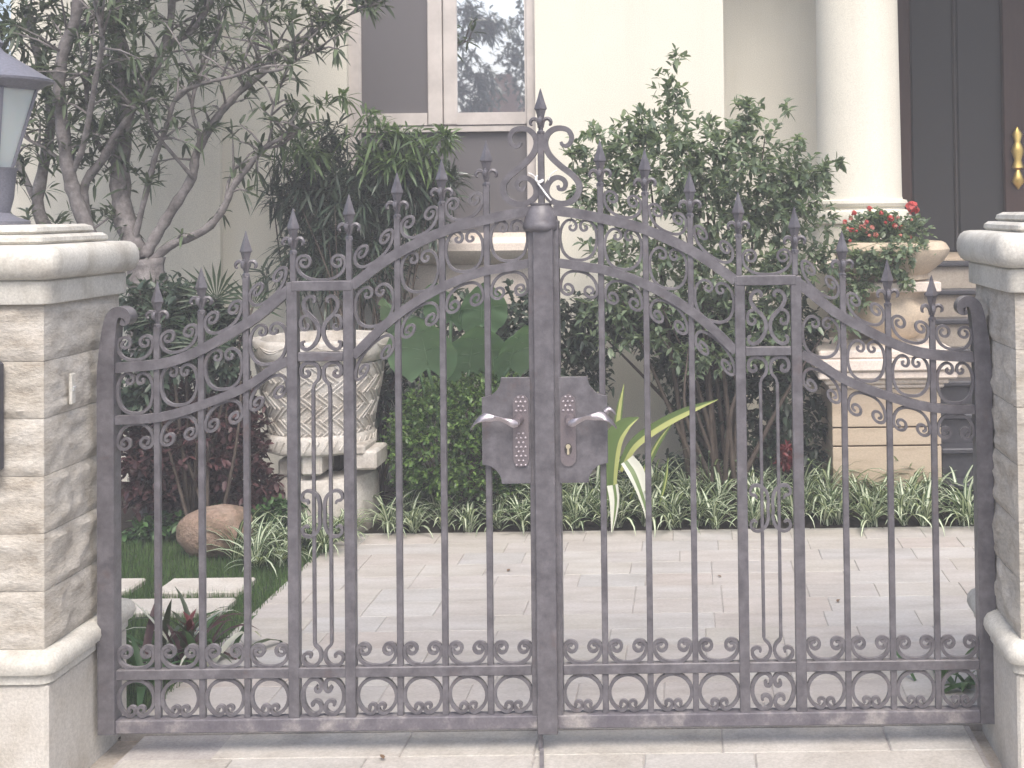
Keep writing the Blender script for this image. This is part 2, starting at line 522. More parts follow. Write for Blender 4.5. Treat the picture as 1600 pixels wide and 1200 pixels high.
# ---------------- leaves (numpy batches)
def leaf_arrays(pos, dirs, ups, L, W, droop=0.25, fold=0.15, shape=(0.3, 0.72, 1.0, 0.8)):
    """eight vertex leaves; pos,dirs,ups (n,3); L,W (n,)"""
    n = len(pos)
    d = dirs / np.linalg.norm(dirs, axis=1, keepdims=True)
    sd_ = np.cross(d, ups)
    sd_ /= np.maximum(np.linalg.norm(sd_, axis=1, keepdims=True), 1e-6)
    up = np.cross(sd_, d)
    L, W = L[:, None], W[:, None]
    a, b_, w1, w2 = shape
    dz = np.array([0, 0, -1.0])

    def mid(t_):
        return pos + d * L * t_ + dz * L * droop * t_ * t_
    V = np.empty((n, 8, 3))
    V[:, 0] = mid(0.0)
    for j, (t_, ww) in enumerate(((a, w1), (b_, w2))):
        c = mid(t_)
        V[:, 1 + 3 * j] = c + sd_ * W * 0.5 * ww + up * W * fold * ww
        V[:, 2 + 3 * j] = c
        V[:, 3 + 3 * j] = c - sd_ * W * 0.5 * ww + up * W * fold * ww
    V[:, 7] = mid(1.0)
    tri = [(0, 1, 2), (0, 2, 3), (1, 4, 5, 2), (2, 5, 6, 3), (4, 7, 5), (5, 7, 6)]
    return V.reshape(-1, 3), n, tri


def leaf_mesh(name, batches, mats, org=(0, 0, 0)):
    Vs, faces, mi, off = [], [], [], 0
    for (V, n, tri), k in batches:
        Vs.append(V - np.asarray(org))
        for f in tri:
            idx = (np.arange(n) * 8)[:, None] + np.array(f)[None, :] + off
            faces += idx.tolist()
            mi += [k] * n
        off += n * 8
    me = bpy.data.meshes.new(name)
    me.from_pydata(np.concatenate(Vs).tolist(), [], faces)
    for m_ in mats:
        me.materials.append(m_)
    me.polygons.foreach_set('material_index', mi)
    me.polygons.foreach_set('use_smooth', [True] * len(faces))
    me.update()
    return me


def unit(n):
    v_ = RNG.normal(size=(n, 3))
    return v_ / np.linalg.norm(v_, axis=1, keepdims=True)


def rosettes(tips, tdirs, k, L, W, spread=0.9, droop=0.25, back=0.06, shape=(0.3, 0.72, 1.0, 0.8), fold=0.15, up_bias=0.2):
    """k leaves round every tip, pointing out from it"""
    n = len(tips)
    pos = np.repeat(tips, k, 0) - np.repeat(tdirs, k, 0) * RNG.uniform(0, back, (n * k, 1))
    d = np.repeat(tdirs, k, 0) * (1 - spread * 0.5) + unit(n * k) * spread
    d[:, 2] += up_bias
    ups = np.tile(np.array([0, 0, 1.0]), (n * k, 1)) + unit(n * k) * 0.5
    Ls = L * RNG.uniform(0.65, 1.2, n * k)
    Ws = W * RNG.uniform(0.75, 1.15, n * k)
    return leaf_arrays(pos, d, ups, Ls, Ws, droop, fold, shape)


def blob_tips(blobs, dens, shell=0.45):
    """tips scattered in ellipsoids [(centre, radii)], denser to the outside, directions outwards"""
    T, D = [], []
    for c, r in blobs:
        n = max(4, int(dens * r[0] * r[1] * r[2] ** 0.7 * 100))
        u_ = unit(n)
        rad = RNG.uniform(shell, 1.0, (n, 1)) ** 0.7 * RNG.uniform(0.85, 1.12, (n, 1))
        T.append(np.array(c) + u_ * rad * np.array(r))
        D.append(u_)
    return np.concatenate(T), np.concatenate(D)


def twigs(mb, base, tips, rad0, n, seg=5):
    """woody stems running from the base towards some of the tips"""
    sel = RNG.choice(len(tips), min(n, len(tips)), replace=False)
    for i in sel:
        e = Vector(tips[i])
        b_ = Vector(base) + Vector((RNG.normal() * 0.05, RNG.normal() * 0.05, 0))
        midp = b_.lerp(e, 0.5) + Vector((RNG.normal() * 0.06, RNG.normal() * 0.06, 0.08))
        P = catmull([b_[:], midp[:], e[:]], 4)
        mb.tube(P, [rad0 * (1 - 0.85 * j / (len(P) - 1)) for j in range(len(P))], seg)


def blade(mb, base, yaw, L, W, lift, curl, cols=(0, 1), n=6, stripe=0.5, twist=0.0, rise0=None):
    """arching strap leaf of three strips: margins material cols[1], middle cols[0]"""
    p = Vector(base)
    ang = lift
    hd = Vector((math.cos(yaw), math.sin(yaw), 0))
    sdv = Vector((-math.sin(yaw), math.cos(yaw), 0))
    vs_, fs_, ms = [], [], []
    for i in range(n + 1):
        t_ = i / n
        wv = W * (0.55 + 1.6 * t_ - 2.1 * t_ * t_) if t_ < 0.99 else W * 0.03
        wv = max(wv, W * 0.03)
        tw = twist * t_
        d = hd * math.cos(ang) + Vector((0, 0, 1)) * math.sin(ang)
        nrm = hd * -math.sin(ang) + Vector((0, 0, 1)) * math.cos(ang)
        sv = sdv * math.cos(tw) + nrm * math.sin(tw)
        for k in (-1, -stripe, stripe, 1):
            lift_ = nrm * (0.18 * wv * abs(k))
            vs_.append(p + sv * (k * wv / 2) + lift_)
        p = p + d * (L / n)
        ang -= curl / n * (0.5 + t_)
    for i in range(n):
        for k in range(3):
            a = i * 4 + k
            fs_.append((a, a + 1, a + 5, a + 4))
            ms.append(cols[0] if k == 1 else cols[1])
    o = len(mb.v)
    mb.v += [tuple(q) for q in vs_]
    mb.f += [tuple(i + o for i in f) for f in fs_]
    mb.mi += ms


# ================================================================== GROUND
mb = MB().add([(-60, -60, -0.05), (60, -60, -0.05), (60, 60, -0.05), (-60, 60, -0.05)], [(0, 1, 2, 3)])
structure('ground', mb, M['street'])
XL, XR = -1.985, 3.6          # edges of the courtyard paving
YB = 2.86                     # where the planting bed begins
mb = MB().box(XL, XR, 0.16, YB, -0.045, -0.0045)
courtyard = structure('courtyard_paving', mb, M['grout'])
y = 0.165
r_i = 0
tile_cache = {}
def tile_mesh(wd, dp, name, mat_, th=0.03, c=0.003):
    key = (round(wd, 2), round(dp, 2), name)
    if key not in tile_cache:
        tile_cache[key] = MB().box(-wd / 2, wd / 2, -dp / 2, dp / 2, -th, 0, c).mesh(name, mat_)
    return tile_cache[key], key
while y < YB - 0.02:
    dp = min(0.205, YB - y)
    x = XL + 0.002
    first = True
    while x < 1.75:
        wd = random.choice([0.32, 0.40, 0.48]) if not first else random.choice([0.18, 0.30, 0.42])
        first = False
        me, key = tile_mesh(wd, dp, 'tile', M['tile'])
        o = link('tile', me, courtyard, (x + wd / 2, y + dp / 2, random.uniform(-0.0012, 0.0012)))
        o.rotation_euler = (random.gauss(0, 0.0025), random.gauss(0, 0.0025), 0)
        o.scale = ((wd - 0.0025) / key[0], (dp - 0.0025) / key[1], 1)
        x += wd
    y += dp
    r_i += 1
# apron in front of and under the gate
mb = MB().box(-1.90, 0.93, -3.2, 0.155, -0.048, -0.0095)
apron = structure('apron_paving', mb, M['grout'])
y = 0.15
for rdepth in (0.20, 0.62, 0.62, 0.62, 0.62, 0.5):
    x = -1.885 if rdepth > 0.3 else -1.60
    while x < 0.90:
        wd = random.choice([0.36, 0.44, 0.55, 0.62])
        if 0.915 - x - wd < 0.2:
            wd = 0.915 - x
        me, key = tile_mesh(wd, rdepth, 'paving_slab', M['slab'], 0.035, 0.004)
        o = link('paving_slab', me, apron, (x + wd / 2, y - rdepth / 2, -0.004 + random.uniform(-0.001, 0.001)))
        o.scale = ((wd - 0.0028) / key[0], (rdepth - 0.0028) / key[1], 1)
        x += wd
    y -= rdepth
# little stones filling the gap beside the pillars are soil
mb = MB().add([(-6, 0.16, -0.02), (-6, 8.2, -0.02), (6, 8.2, -0.02), (6, 0.16, -0.02)], [(0, 1, 2, 3)])
structure('soil_ground', mb, M['soil'])
mb = MB().add([(-2.6, -0.6, -0.028), (-2.6, 0.17, -0.028), (1.7, 0.17, -0.028), (1.7, -0.6, -0.028)], [(0, 1, 2, 3)])
structure('gateway_ground', mb, M['kerb'])

# planting bed, a low mound of soil along the house
def bed_grid(x0, x1, y0, y1, nx, ny, zf):
    mb_ = MB()
    vs_ = [(x0 + (x1 - x0) * i / nx, y0 + (y1 - y0) * j / ny, zf(i / nx, j / ny)) for j in range(ny + 1) for i in range(nx + 1)]
    fs_ = [(j * (nx + 1) + i, j * (nx + 1) + i + 1, (j + 1) * (nx + 1) + i + 1, (j + 1) * (nx + 1) + i) for j in range(ny) for i in range(nx)]
    return mb_.add(vs_, fs_)
mb = bed_grid(-5.5, 1.52, YB, 4.6, 60, 16, lambda a, b_: -0.015 + 0.07 * min(1, b_ * 5) + 0.015 * noise.noise(Vector((a * 40, b_ * 12, 0))))
structure('planting_bed', mb, M['soil'], 0)
# lawn on the left of the paving
mb = bed_grid(-5.5, XL - 0.004, 0.30, YB, 50, 30, lambda a, b_: -0.004 + 0.012 * noise.noise(Vector((a * 18, b_ * 14, 3))))
structure('lawn', mb, M['lawn'], 0)
STEPS = [(at(0, 0, 0), 0)]
stones = []
for (u0, v0, u1, v1) in ((120, 904, 214, 923), (256, 903, 386, 925), (176, 935, 356, 956)):
    a, b_ = ground(u0, (v0 + v1) / 2, 0.02), ground(u1, (v0 + v1) / 2, 0.02)
    yb, yf = ground((u0 + u1) / 2, v0, 0.02).y, ground((u0 + u1) / 2, v1, 0.02).y
    stones.append((a.x, b_.x, yf, yb))
for (x0, x1, y0, y1), lb in zip(stones, ('short stepping stone against the lantern pillar side of the lawn', 'pale rectangular stepping stone in the lawn, further from the gate', 'pale rectangular stepping stone in the lawn, nearer the gate and the red plant')):
    mb = MB().box(x0, x1, y0, y1, -0.03, 0.022, 0.008)
    solo('stepping_stone', mb, M['step_stone'], lb, 'stepping stone', 'stepping stones in the lawn')
# grass
n = 26000
px = RNG.uniform(-3.4, XL + 0.03, n)
py = RNG.uniform(0.32, YB, n)
keep = np.ones(n, bool)
for (x0, x1, y0, y1) in stones:
    keep &= ~((px > x0) & (px < x1) & (py > y0 + 0.005) & (py < y1))
px, py = px[keep], py[keep]
n = len(px)
yaw = RNG.uniform(0, 2 * PI, n)
hgt = RNG.uniform(0.02, 0.05, n)
lean = RNG.uniform(0, 0.6, n)
bx, by = np.cos(yaw) * 0.0022, np.sin(yaw) * 0.0022
V = np.empty((n, 3, 3))
V[:, 0] = np.stack([px - bx, py - by, np.full(n, -0.012)], 1)
V[:, 1] = np.stack([px + bx, py + by, np.full(n, -0.012)], 1)
V[:, 2] = np.stack([px - by / 0.0022 * hgt * lean, py + bx / 0.0022 * hgt * lean, hgt], 1)
me = bpy.data.meshes.new('grass')
me.from_pydata(V.reshape(-1, 3).tolist(), [], np.arange(n * 3).reshape(-1, 3).tolist())
me.materials.append(M['grass'])
o = link('grass', me)
tag(o, 'short green grass around the stepping stones beside the paving', 'grass', None, 'stuff')

# ================================================================== HOUSE
YW = 4.0                      # main wall plane
house = thing('house', 'cream plastered house with tall window, porch column and dark door', 'house', (0, YW, 0))
def X(u, Y, v=300):
    return at(u, v, Y).x
def Zp(v, Y, u=700):
    return at(u, v, Y).z
wx0, wx1 = X(543, YW), X(838, YW)
xcorner = X(1132, YW, 200)
ztop = 6.2
# main wall built round the window opening (opening runs from the ledge up)
zl_top = Zp(372, YW, 720)
mb = MB()
mb.box(-4.4, wx0, YW, YW + 0.3, 0.0, ztop)
mb.box(wx1, xcorner, YW, YW + 0.3, 0.0, ztop)
mb.box(wx0, wx1, YW + 0.002, YW + 0.3, 0.0, zl_top - 0.02)
part('wall', mb, M['plaster'], house)
# shallow pilaster strip on the left wall
mb = MB().box(X(251, YW), X(348, YW), YW - 0.045, YW - 0.001, 0.0, ztop)
part('pilaster', mb, M['plaster'], house)
# recess wall by the porch and porch side
YR = 4.75
mb = MB().box(xcorner - 0.2, 1.30, YR, YR + 0.3, 0.0, ztop)
part('porch_wall', mb, M['plaster'], house)
# sill ledge
zs0 = Zp(414, YW - 0.15, 720)
mb = MB()
prof = [(0.0, 0), (0.06, 0.0), (0.10, 0.02), (0.16, 0.05), (0.19, 0.09), (0.185, 0.135), (0.15, 0.165), (0.06, 0.172), (0.06, 0.20), (0.0, 0.20)]
lx0, lx1 = wx0 - 0.10, wx1 + 0.05
vs_ = []
for xx in (lx0, lx1):
    vs_ += [(xx, YW - 0.003 - d_, zs0 + h_) for d_, h_ in prof]
k = len(prof)
mb.add(vs_, [(i, (i + 1) % k, (i + 1) % k + k, i + k) for i in range(k)] + [tuple(range(k)), tuple(range(k, 2 * k))[::-1]])
part('window_sill', mb, M['trim'], house, 40)
mb = MB().box(lx0 + 0.02, lx1 - 0.03, YW - 0.03, YW - 0.0035, zs0 - 0.26, zs0 - 0.002)
part('wall_band', mb, M['trim'], house)
# window
YF = YW + 0.05
win = part('window', MB().box(wx0, wx1, YF + 0.13, YF + 0.15, zl_top - 0.02, 4.6), M['seal'], house)
def fbar(mb_, u0, u1, v0, v1, y0, y1, c=0.006):
    mb_.box(X(u0, y0), X(u1, y0), y0, y1, Zp(v1, y0, (u0 + u1) / 2), Zp(v0, y0, (u0 + u1) / 2), c)
zt = 4.55
def vbar(mb_, u0, u1, z0, z1, y0, y1, c=0.006):
    mb_.box(X(u0, y0, 150), X(u1, y0, 150), y0, y1, z0, z1, c)
zm = Zp(206, YF, 690)        # transom bottom
zm2 = Zp(197, YF, 690)
zsash = Zp(176, YF, 690)
mb = MB()
vbar(mb, 542, 563, zl_top - 0.02, zt, YF, YF + 0.07)
vbar(mb, 822, 838, zl_top - 0.02, zt, YF, YF + 0.07)
mb.box(X(563, YF), X(822, YF), YF + 0.002, YF + 0.072, zm, zm2)
part('window_frame', mb, M['frame'], win)
def sash(u0, u1, p0, p1):
    m_ = MB()
    vbar(m_, u0, p0, zm2 + 0.008, zt, YF + 0.010, YF + 0.06)
    vbar(m_, p1, u1, zm2 + 0.008, zt, YF + 0.010, YF + 0.06)
    m_.box(X(p0, YF), X(p1, YF), YF + 0.012, YF + 0.058, zm2 + 0.008, zsash)
    return m_
part('sash', sash(563.5, 691, 564, 668), M['frame'], win)
part('sash', sash(692.5, 821.5, 714, 821), M['frame'], win)
part('pane', MB().box(X(563.8, YF), X(668.5, YF), YF + 0.030, YF + 0.036, zsash - 0.01, zt), M['screen_glass'], win, label='dark screened window pane')
part('pane', MB().box(X(713, YF), X(822, YF), YF + 0.028, YF + 0.034, zsash - 0.01, zt), M['mirror_glass'], win, label='window pane mirroring sky and branches')
part('pane', MB().box(X(562, YF), X(823, YF), YF + 0.04, YF + 0.046, zl_top - 0.03, zm + 0.005), M['screen_glass'], win, label='dark lower window pane')
part('seam', MB().box(X(562, YF), X(823, YF), YF - 0.001, YF + 0.0018, zm2 + 0.0005, zm2 + 0.0075), M['seal'], win)
# porch floor, roof, column, door
ZP = 1.42
YC = 4.1
mb = MB().box(0.95, 1.455, YC - 0.32, 7.2, 0.0, ZP).box(1.4551, 5.5, 4.365, 7.2, 0.0, ZP - 0.002)
part('porch_floor', mb, M['sandstone'], house)
mb = MB().box(xcorner + 0.02, 5.5, YC - 0.45, 7.6, 4.3, 4.6)
part('porch_roof', mb, M['plaster'], house)
cxm = X(1341, YC, 200)
sc_ = (YC - CAM.y) / F_PX
zb = at(1350, 312, YC).z
mb = MB()
r0 = 66 * sc_
prof = [(r0 * 1.14, zb - 0.40), (r0 * 1.14, zb - 0.16), (r0 * 1.20, zb - 0.15), (r0 * 1.22, zb - 0.11), (r0 * 1.18, zb - 0.075), (r0 * 1.06, zb - 0.065), (r0 * 1.05, zb - 0.05)]
prof += [(r0 * 1.10, zb - 0.045), (r0 * 1.13, zb - 0.025), (r0 * 1.11, zb - 0.005), (r0 * 1.02, zb), (r0 * 1.0, zb + 0.02)]
prof += [(r0 * (1 - 0.07 * q), zb + 0.02 + 2.4 * q) for q in (0.25, 0.5, 0.75, 1.0)]
mb.lathe(prof, cxm, YC, 48)
part('porch_column', mb, M['plaster'], house, 35)
part('column_plinth', MB().box(cxm - 0.34, cxm + 0.34, YC - 0.33, YC + 0.34, ZP - 0.06, zb - 0.39, 0.01), M['trim'], house)
# porch back wall with door
YD = 5.6
xd0 = X(1402, YD)
mb = MB().box(1.0, xd0 - 0.30, YD - 0.2, YD + 0.3, ZP, 4.3)
mb.box(1.28, xd0 - 0.301, YR + 0.01, YD - 0.21, ZP, 4.3)
part('porch_wall', mb, M['plaster'], house)
door = part('door', MB().box(xd0 - 0.3, 5.4, YD + 0.12, YD + 0.2, ZP, 4.3), M['door_wood'], house)
def vpost(u0, u1, y0, y1, mat_, nm):
    return part(nm, MB().box(X(u0, y0, 200), X(u1, y0, 200), y0, y1, ZP, 4.29, 0.01), mat_, door)
vpost(1392, 1424, YD - 0.02, YD + 0.115, M['door_wood'], 'door_jamb')
vpost(1424.5, 1490, YD + 0.07, YD + 0.08, M['dark_glass'], 'door_glass')
vpost(1490.5, 1496, YD + 0.05, YD + 0.11, M['seal'], 'door_mullion')
vpost(1496.5, 1568, YD + 0.072, YD + 0.082, M['dark_glass'], 'door_glass')
vpost(1568.5, 1660, YD + 0.0, YD + 0.11, M['door_wood'], 'door_stile')
hx = X(1590, YD - 0.03, 240)
mb = MB()
zq = [at(1590, v_, YD - 0.03).z for v_ in (198, 210, 222, 228, 236, 250, 262, 266, 274, 284, 296)]
for (zc_, rr_) in zip(zq, (0.008, 0.034, 0.014, 0.03, 0.036, 0.022, 0.03, 0.008, 0.02, 0.034, 0.006)):
    pass
prof = list(zip((0.004, 0.030, 0.016, 0.028, 0.036, 0.020, 0.034, 0.012, 0.024, 0.036, 0.004), zq))[::-1]
mb.lathe([(r_ * 1.45, z_) for r_, z_ in prof], hx, YD - 0.03, 12, 1, 0.7)
part('door_handle', mb, M['brass'], door, 60)

# porch steps
steps = thing('porch_steps', 'beige porch steps with dark granite treads behind the right gate pillar', 'steps', (2.2, 3.2, 0))
sx0, sx1 = 1.46, 3.6
for k in range(8):
    z1 = 0.176 * (k + 1)
    y0 = 3.12 + 0.155 * k
    part('riser', MB().box(sx0, sx1, y0 + 0.02, y0 + 0.175 if k < 7 else 4.362, 0.0 if k == 0 else z1 - 0.178, z1 - 0.035), M['granite'] if k < 4 else M['step_riser'], steps)
    part('tread', MB().box(sx0 - 0.01, sx1, y0 - 0.012, y0 + 0.172 if k < 7 else 4.362, z1 - 0.034, z1, 0.008), M['granite'], steps)

# ================================================================== GATE PILLARS
def rock_face(mb_, axis, sgn, plane, a0, a1, z0, z1, seed, amp=0.028, nx=26, nz=14):
    """split faced stone: flat margins, broken swelling middle. axis 'x': face normal along x at x=plane"""
    vs_, fs_ = [], []
    bev = 0.006
    for j in range(nz + 1):
        for i in range(nx + 1):
            a = a0 + (a1 - a0) * i / nx
            z = z0 + (z1 - z0) * j / nz
            ed = min(i, nx - i, 2 * j, 2 * (nz - j))
            k = 0.12 if ed == 0 else (0.75 if ed == 1 else 1.0)
            ed = min(i, nx - i) / 3 if i < nx - i else min(nx - i, 3) / 3
            ed = min(min(i, nx - i) / 3.0, min(j, nz - j) / 2.0)
            k = min(1.0, 0.12 + 0.88 * ed) if i not in (0, nx) else 0.0
            q = noise.fractal(Vector((a * 9 + seed * 3.1, z * 13 - seed * 1.7, seed)), 0.75, 2.3, 5)
            rd = 1 - 1.6 * abs(noise.noise(Vector((a * 7 + z * 3 + seed, z * 12 + seed * 2.3, 4.0))))
            q += 0.35 * (1 - 2 * abs(noise.noise(Vector((a * 22 + z * 14 + seed, z * 30 + seed, 2.0)))))
            h_ = amp * k * (0.16 + 0.42 * rd + 0.80 * q)
            if i in (0, nx):
                h_ = 0.0
            h_ = max(h_, -0.010)
            vs_.append((plane + sgn * h_, a, z) if axis == 'x' else (a, plane + sgn * h_, z))
    n_ = (nx + 1)
    fs_ = [(j * n_ + i, j * n_ + i + 1, (j + 1) * n_ + i + 1, (j + 1) * n_ + i) for j in range(nz) for i in range(nx)]
    # back rim
    o_ = len(vs_)
    rim = [(j, i) for (j, i) in [(0, i) for i in range(nx)] + [(j, nx) for j in range(nz)] + [(nz, nx - i) for i in range(nx)] + [(nz - j, 0) for j in range(nz)]]
    for (j, i) in rim:
        a = a0 + (a1 - a0) * i / nx
        z = z0 + (z1 - z0) * j / nz
        vs_.append((plane - sgn * 0.03, a, z) if axis == 'x' else (a, plane - sgn * 0.03, z))
    m_ = len(rim)
    for q in range(m_):
        j, i = rim[q]
        j2, i2 = rim[(q + 1) % m_]
        fs_.append((j * n_ + i, o_ + q, o_ + (q + 1) % m_, j2 * n_ + i2))
    mb_.add(vs_, fs_)


def pillar(x0, x1, y0, y1, label, inner):
    cx_, cy_ = (x0 + x1) / 2, (y0 + y1) / 2
    p = thing('gate_pillar', label, 'pillar', (cx_, cy_, 0), 'pillars of the gateway')
    part('pillar_core', MB().box(x0 + 0.012, x1 - 0.012, y0 + 0.012, y1 - 0.012, 0.30, 1.52), M['mortar'], p)
    zc = [0.443 + 0.1773 * i for i in range(7)]
    sd_ = random.random() * 50
    for i in range(6):
        z0_, z1_ = zc[i] + 0.0008, zc[i + 1] - 0.0008
        for (ax, sg, pl, a0, a1) in (('x', 1, x1, y0 + 0.004, y1), ('x', -1, x0, y0 + 0.004, y1), ('y', -1, y0, x0, x1), ('y', 1, y1, x0, x1)):
            if ax == 'y' and sg < 0:
                cut = x0 + (x1 - x0) * (0.42 if i % 2 else 0.60)
                spans = [(a0, cut - 0.0015), (cut + 0.0015, a1)]
            else:
                spans = [(a0, a1)]
            for (s0, s1) in spans:
                m_ = MB()
                sd_ += 1.37
                rock_face(m_, ax, sg, pl, s0, s1, z0_, z1_, sd_, 0.014 if ax == 'x' else 0.010)
                part('stone', m_, M['rock'], p, 32)
    # plinth, base moulding, neck, cap
    part('plinth', MB().box(x0 - 0.018, x1 + 0.018, y0 - 0.018, y1 + 0.018, -0.05, 0.34, 0.008), M['plinth'], p)

    def square_ring(prof, nm, mat_):
        m_ = MB()
        vs2, fs2 = [], []
        for (o_, z_) in prof:
            rc = 0.02 + max(0, o_) * 0.5
            X0, X1, Y0, Y1 = x0 - o_, x1 + o_, y0 - o_, y1 + o_
            for (qx, qy, a_) in ((X1 - rc, Y1 - rc, 0), (X0 + rc, Y1 - rc, PI / 2), (X0 + rc, Y0 + rc, PI), (X1 - rc, Y0 + rc, 1.5 * PI)):
                for s_ in range(4):
                    th = a_ + s_ / 3 * PI / 2
                    vs2.append((qx + rc * math.cos(th), qy + rc * math.sin(th), z_))
        n_ = 16
        for i_ in range(len(prof) - 1):
            for k_ in range(n_):
                k2 = (k_ + 1) % n_
                fs2.append((i_ * n_ + k_, i_ * n_ + k2, (i_ + 1) * n_ + k2, (i_ + 1) * n_ + k_))
        fs2 += [tuple(range(n_))[::-1], tuple((len(prof) - 1) * n_ + k_ for k_ in range(n_))]
        m_.add(vs2, fs2)
        part(nm, m_, mat_, p, 38)
    square_ring([(0.006, 0.341), (0.028, 0.345), (0.028, 0.372), (0.044, 0.378), (0.050, 0.395), (0.048, 0.415), (0.036, 0.432), (0.012, 0.4425)], 'base_moulding', M['cap'])
    square_ring([(0.004, 1.507), (0.024, 1.5075), (0.026, 1.512), (0.026, 1.576), (0.022, 1.581)], 'neck', M['cap'])
    rr = 0.054
    tor = [(0.01, 1.5815), (0.018, 1.5825)] + [(0.018 + 0.046 * math.cos(a_) ** 0.7, 1.636 + rr * math.sin(a_)) for a_ in [math.radians(q) for q in (-88, -70, -50, -30, -12, 12, 30, 50, 70, 88)]] + [(0.0, 1.6905)]
    square_ring(tor, 'cap', M['cap'])
    square_ring([(-0.06, 1.691), (-0.026, 1.6915), (-0.02, 1.70), (-0.022, 1.712), (-0.034, 1.7215)], 'cap_step', M['cap'])
    square_ring([(-0.09, 1.722), (-0.062, 1.7225), (-0.054, 1.731), (-0.058, 1.744), (-0.076, 1.7525)], 'cap_step', M['cap'])
    return p


pillar(-2.60, -2.014, -0.30, 0.22, 'stone gate pillar with a lantern on its cap, left of the gate', 1)
pillar(0.995, 1.575, -0.32, 0.22, 'stone gate pillar with a bare cap, right of the gate', -1)
# small box and plate on the left pillar
q0 = at(3, 565, -0.33)
q1 = at(3, 736, -0.33)
mb = MB().box(q0.x - 0.22, q0.x, -0.375, -0.312, q1.z, q0.z, 0.008)
bx_ = thing('letter_box', 'dark metal letter box fixed to the front of the lantern pillar', 'letter box', (q0.x - 0.11, -0.345, q1.z))
part('body', mb, M['box_metal'], bx_)
part('flap', MB().box(q0.x - 0.19, q0.x - 0.03, -0.382, -0.3745, q0.z - 0.10, q0.z - 0.05, 0.003), M['lamp_metal'], bx_)
mb = MB().box(-1.995, -1.984, -0.186, -0.156, at(117, 632, -0.17).z, at(117, 583, -0.17).z, 0.004)
bp = thing('bell_plate', 'small pale bell plate on the rough side of the lantern pillar', 'bell plate', (-1.97, -0.17, 1.2))
part('plate', mb, M['cap'], bp)
zz = at(117, 607, -0.17).z
part('button', MB().box(-1.985, -1.981, -0.178, -0.162, zz - 0.008, zz + 0.008, 0.001), M['frosted'], bp)

# lantern on the left pillar
LX, LY = -2.313, -0.04
def zl(v_):
    return at(0, v_, LY).z
lan = thing('lantern', 'dark lantern with frosted panes standing on the left pillar cap', 'lantern', (LX, LY, 1.752))
s_l = (LY - CAM.y) / F_PX
z0 = 1.7525
zb0, zb1, zh0, zh1 = zl(262), zl(140), zl(128), zl(72)
mb = MB().lathe([(0.11, z0), (0.112, z0 + 0.012), (0.075, z0 + 0.024), (0.05, z0 + 0.04), (0.055, z0 + 0.06), (0.062, z0 + 0.09), (0.07, zb0 - 0.012), (0.078, zb0)], LX, LY, 16)
part('base', mb, M['lamp_metal'], lan, 40)
rb, rt = 0.060, 0.135
for k in range(6):
    a0, a1 = k * PI / 3 + 0.17, (k + 1) * PI / 3 + 0.17
    vs_ = []
    for (r_, z_) in ((rb, zb0), (rt, zb1)):
        for ins in (0.0, 0.004):
            for a_ in (a0, a1):
                vs_.append((LX + math.cos(a_) * (r_ - 0.004 - ins), LY + math.sin(a_) * (r_ - 0.004 - ins), z_))
    part('pane', MB().add(vs_, [(0, 1, 5, 4), (2, 6, 7, 3), (0, 4, 6, 2), (1, 3, 7, 5), (0, 2, 3, 1), (4, 5, 7, 6)]), M['frosted'], lan)
    part('rib', MB().tube([(LX + math.cos(a0) * rb, LY + math.sin(a0) * rb, zb0), (LX + math.cos(a0) * rt, LY + math.sin(a0) * rt, zb1)], 0.006, 6), M['lamp_metal'], lan)
prof = [(0.13, zb1 - 0.002), (0.165, zh0 - 0.004), (0.182, zh0), (0.184, zh0 + 0.008), (0.165, zh0 + 0.018), (0.14, zh0 + 0.034), (0.10, zh0 + 0.060), (0.062, zh0 + 0.084), (0.035, zh0 + 0.10), (0.024, zh0 + 0.115), (0.032, zh0 + 0.13), (0.018, zh0 + 0.15), (0.004, zh0 + 0.19)]
part('hood', MB().lathe(prof, LX, LY, 24), M['lamp_metal'], lan, 40)

# ================================================================== GATE
S = 468.0
XC = at(853, 700, 0).x
def gz(v_):
    return CAM.z - (v_ - 327.0) / S - 0.0
# exact vertical mapping on the gate plane at its centre line
def gz(v_):
    return at(853, v_, 0.0).z
leafs = {}
for s_, lb in ((-1, 'grey wrought iron gate leaf carrying the wide middle post, hung on the lantern pillar'), (1, 'grey wrought iron gate leaf with the keyhole plate, hung on the bare capped pillar')):
    leafs[s_] = thing('gate_leaf', lb, 'gate', (XC + s_ * 681 / S, 0, gz(1138)), 'leaves of the double gate')

def P2(s_, h, v_):
    return (XC + s_ * h / S, gz(v_))

def bar_(s_, h0, h1, v0, v1, dy, nm='bar', mat_=None, c=0.002, yc=0.0):
    xa, xb = sorted((XC + s_ * h0 / S, XC + s_ * h1 / S))
    return part(nm, MB().box(xa, xb, yc - dy, yc + dy, gz(v1), gz(v0), c), mat_ or M['gate'], leafs[s_])

def rail_curve(s_, pts, th, dy, nm='curved_rail'):
    c = catmull(pts, 5)
    c = [P2(s_, h, v_ + th / 2) for h, v_ in c]
    return part(nm, MB().ribbon(c, th / S, -dy, dy), M['gate'], leafs[s_], 40)

TOP = [(15, 321), (60, 328), (97, 336), (147, 348.5), (197, 369.5), (247, 396.5), (299, 434.5)]
WTOP = [(392, 434.5), (422, 460), (454, 485.5), (497, 511), (547, 537), (597, 552.5), (670, 558.5)]
LOW = [(23, 404), (72, 412), (97, 416.5), (147, 434), (197, 460), (247, 496), (298, 545)]
WLOW = [(400, 551), (430, 568), (467, 592), (527, 616), (597, 636.5), (670, 641)]
def interp(pts, h):
    return float(np.interp(h, [p[0] for p in pts], [p[1] for p in pts]))
def slope(pts, h):
    return (interp(pts, h + 12) - interp(pts, h - 12)) / 24

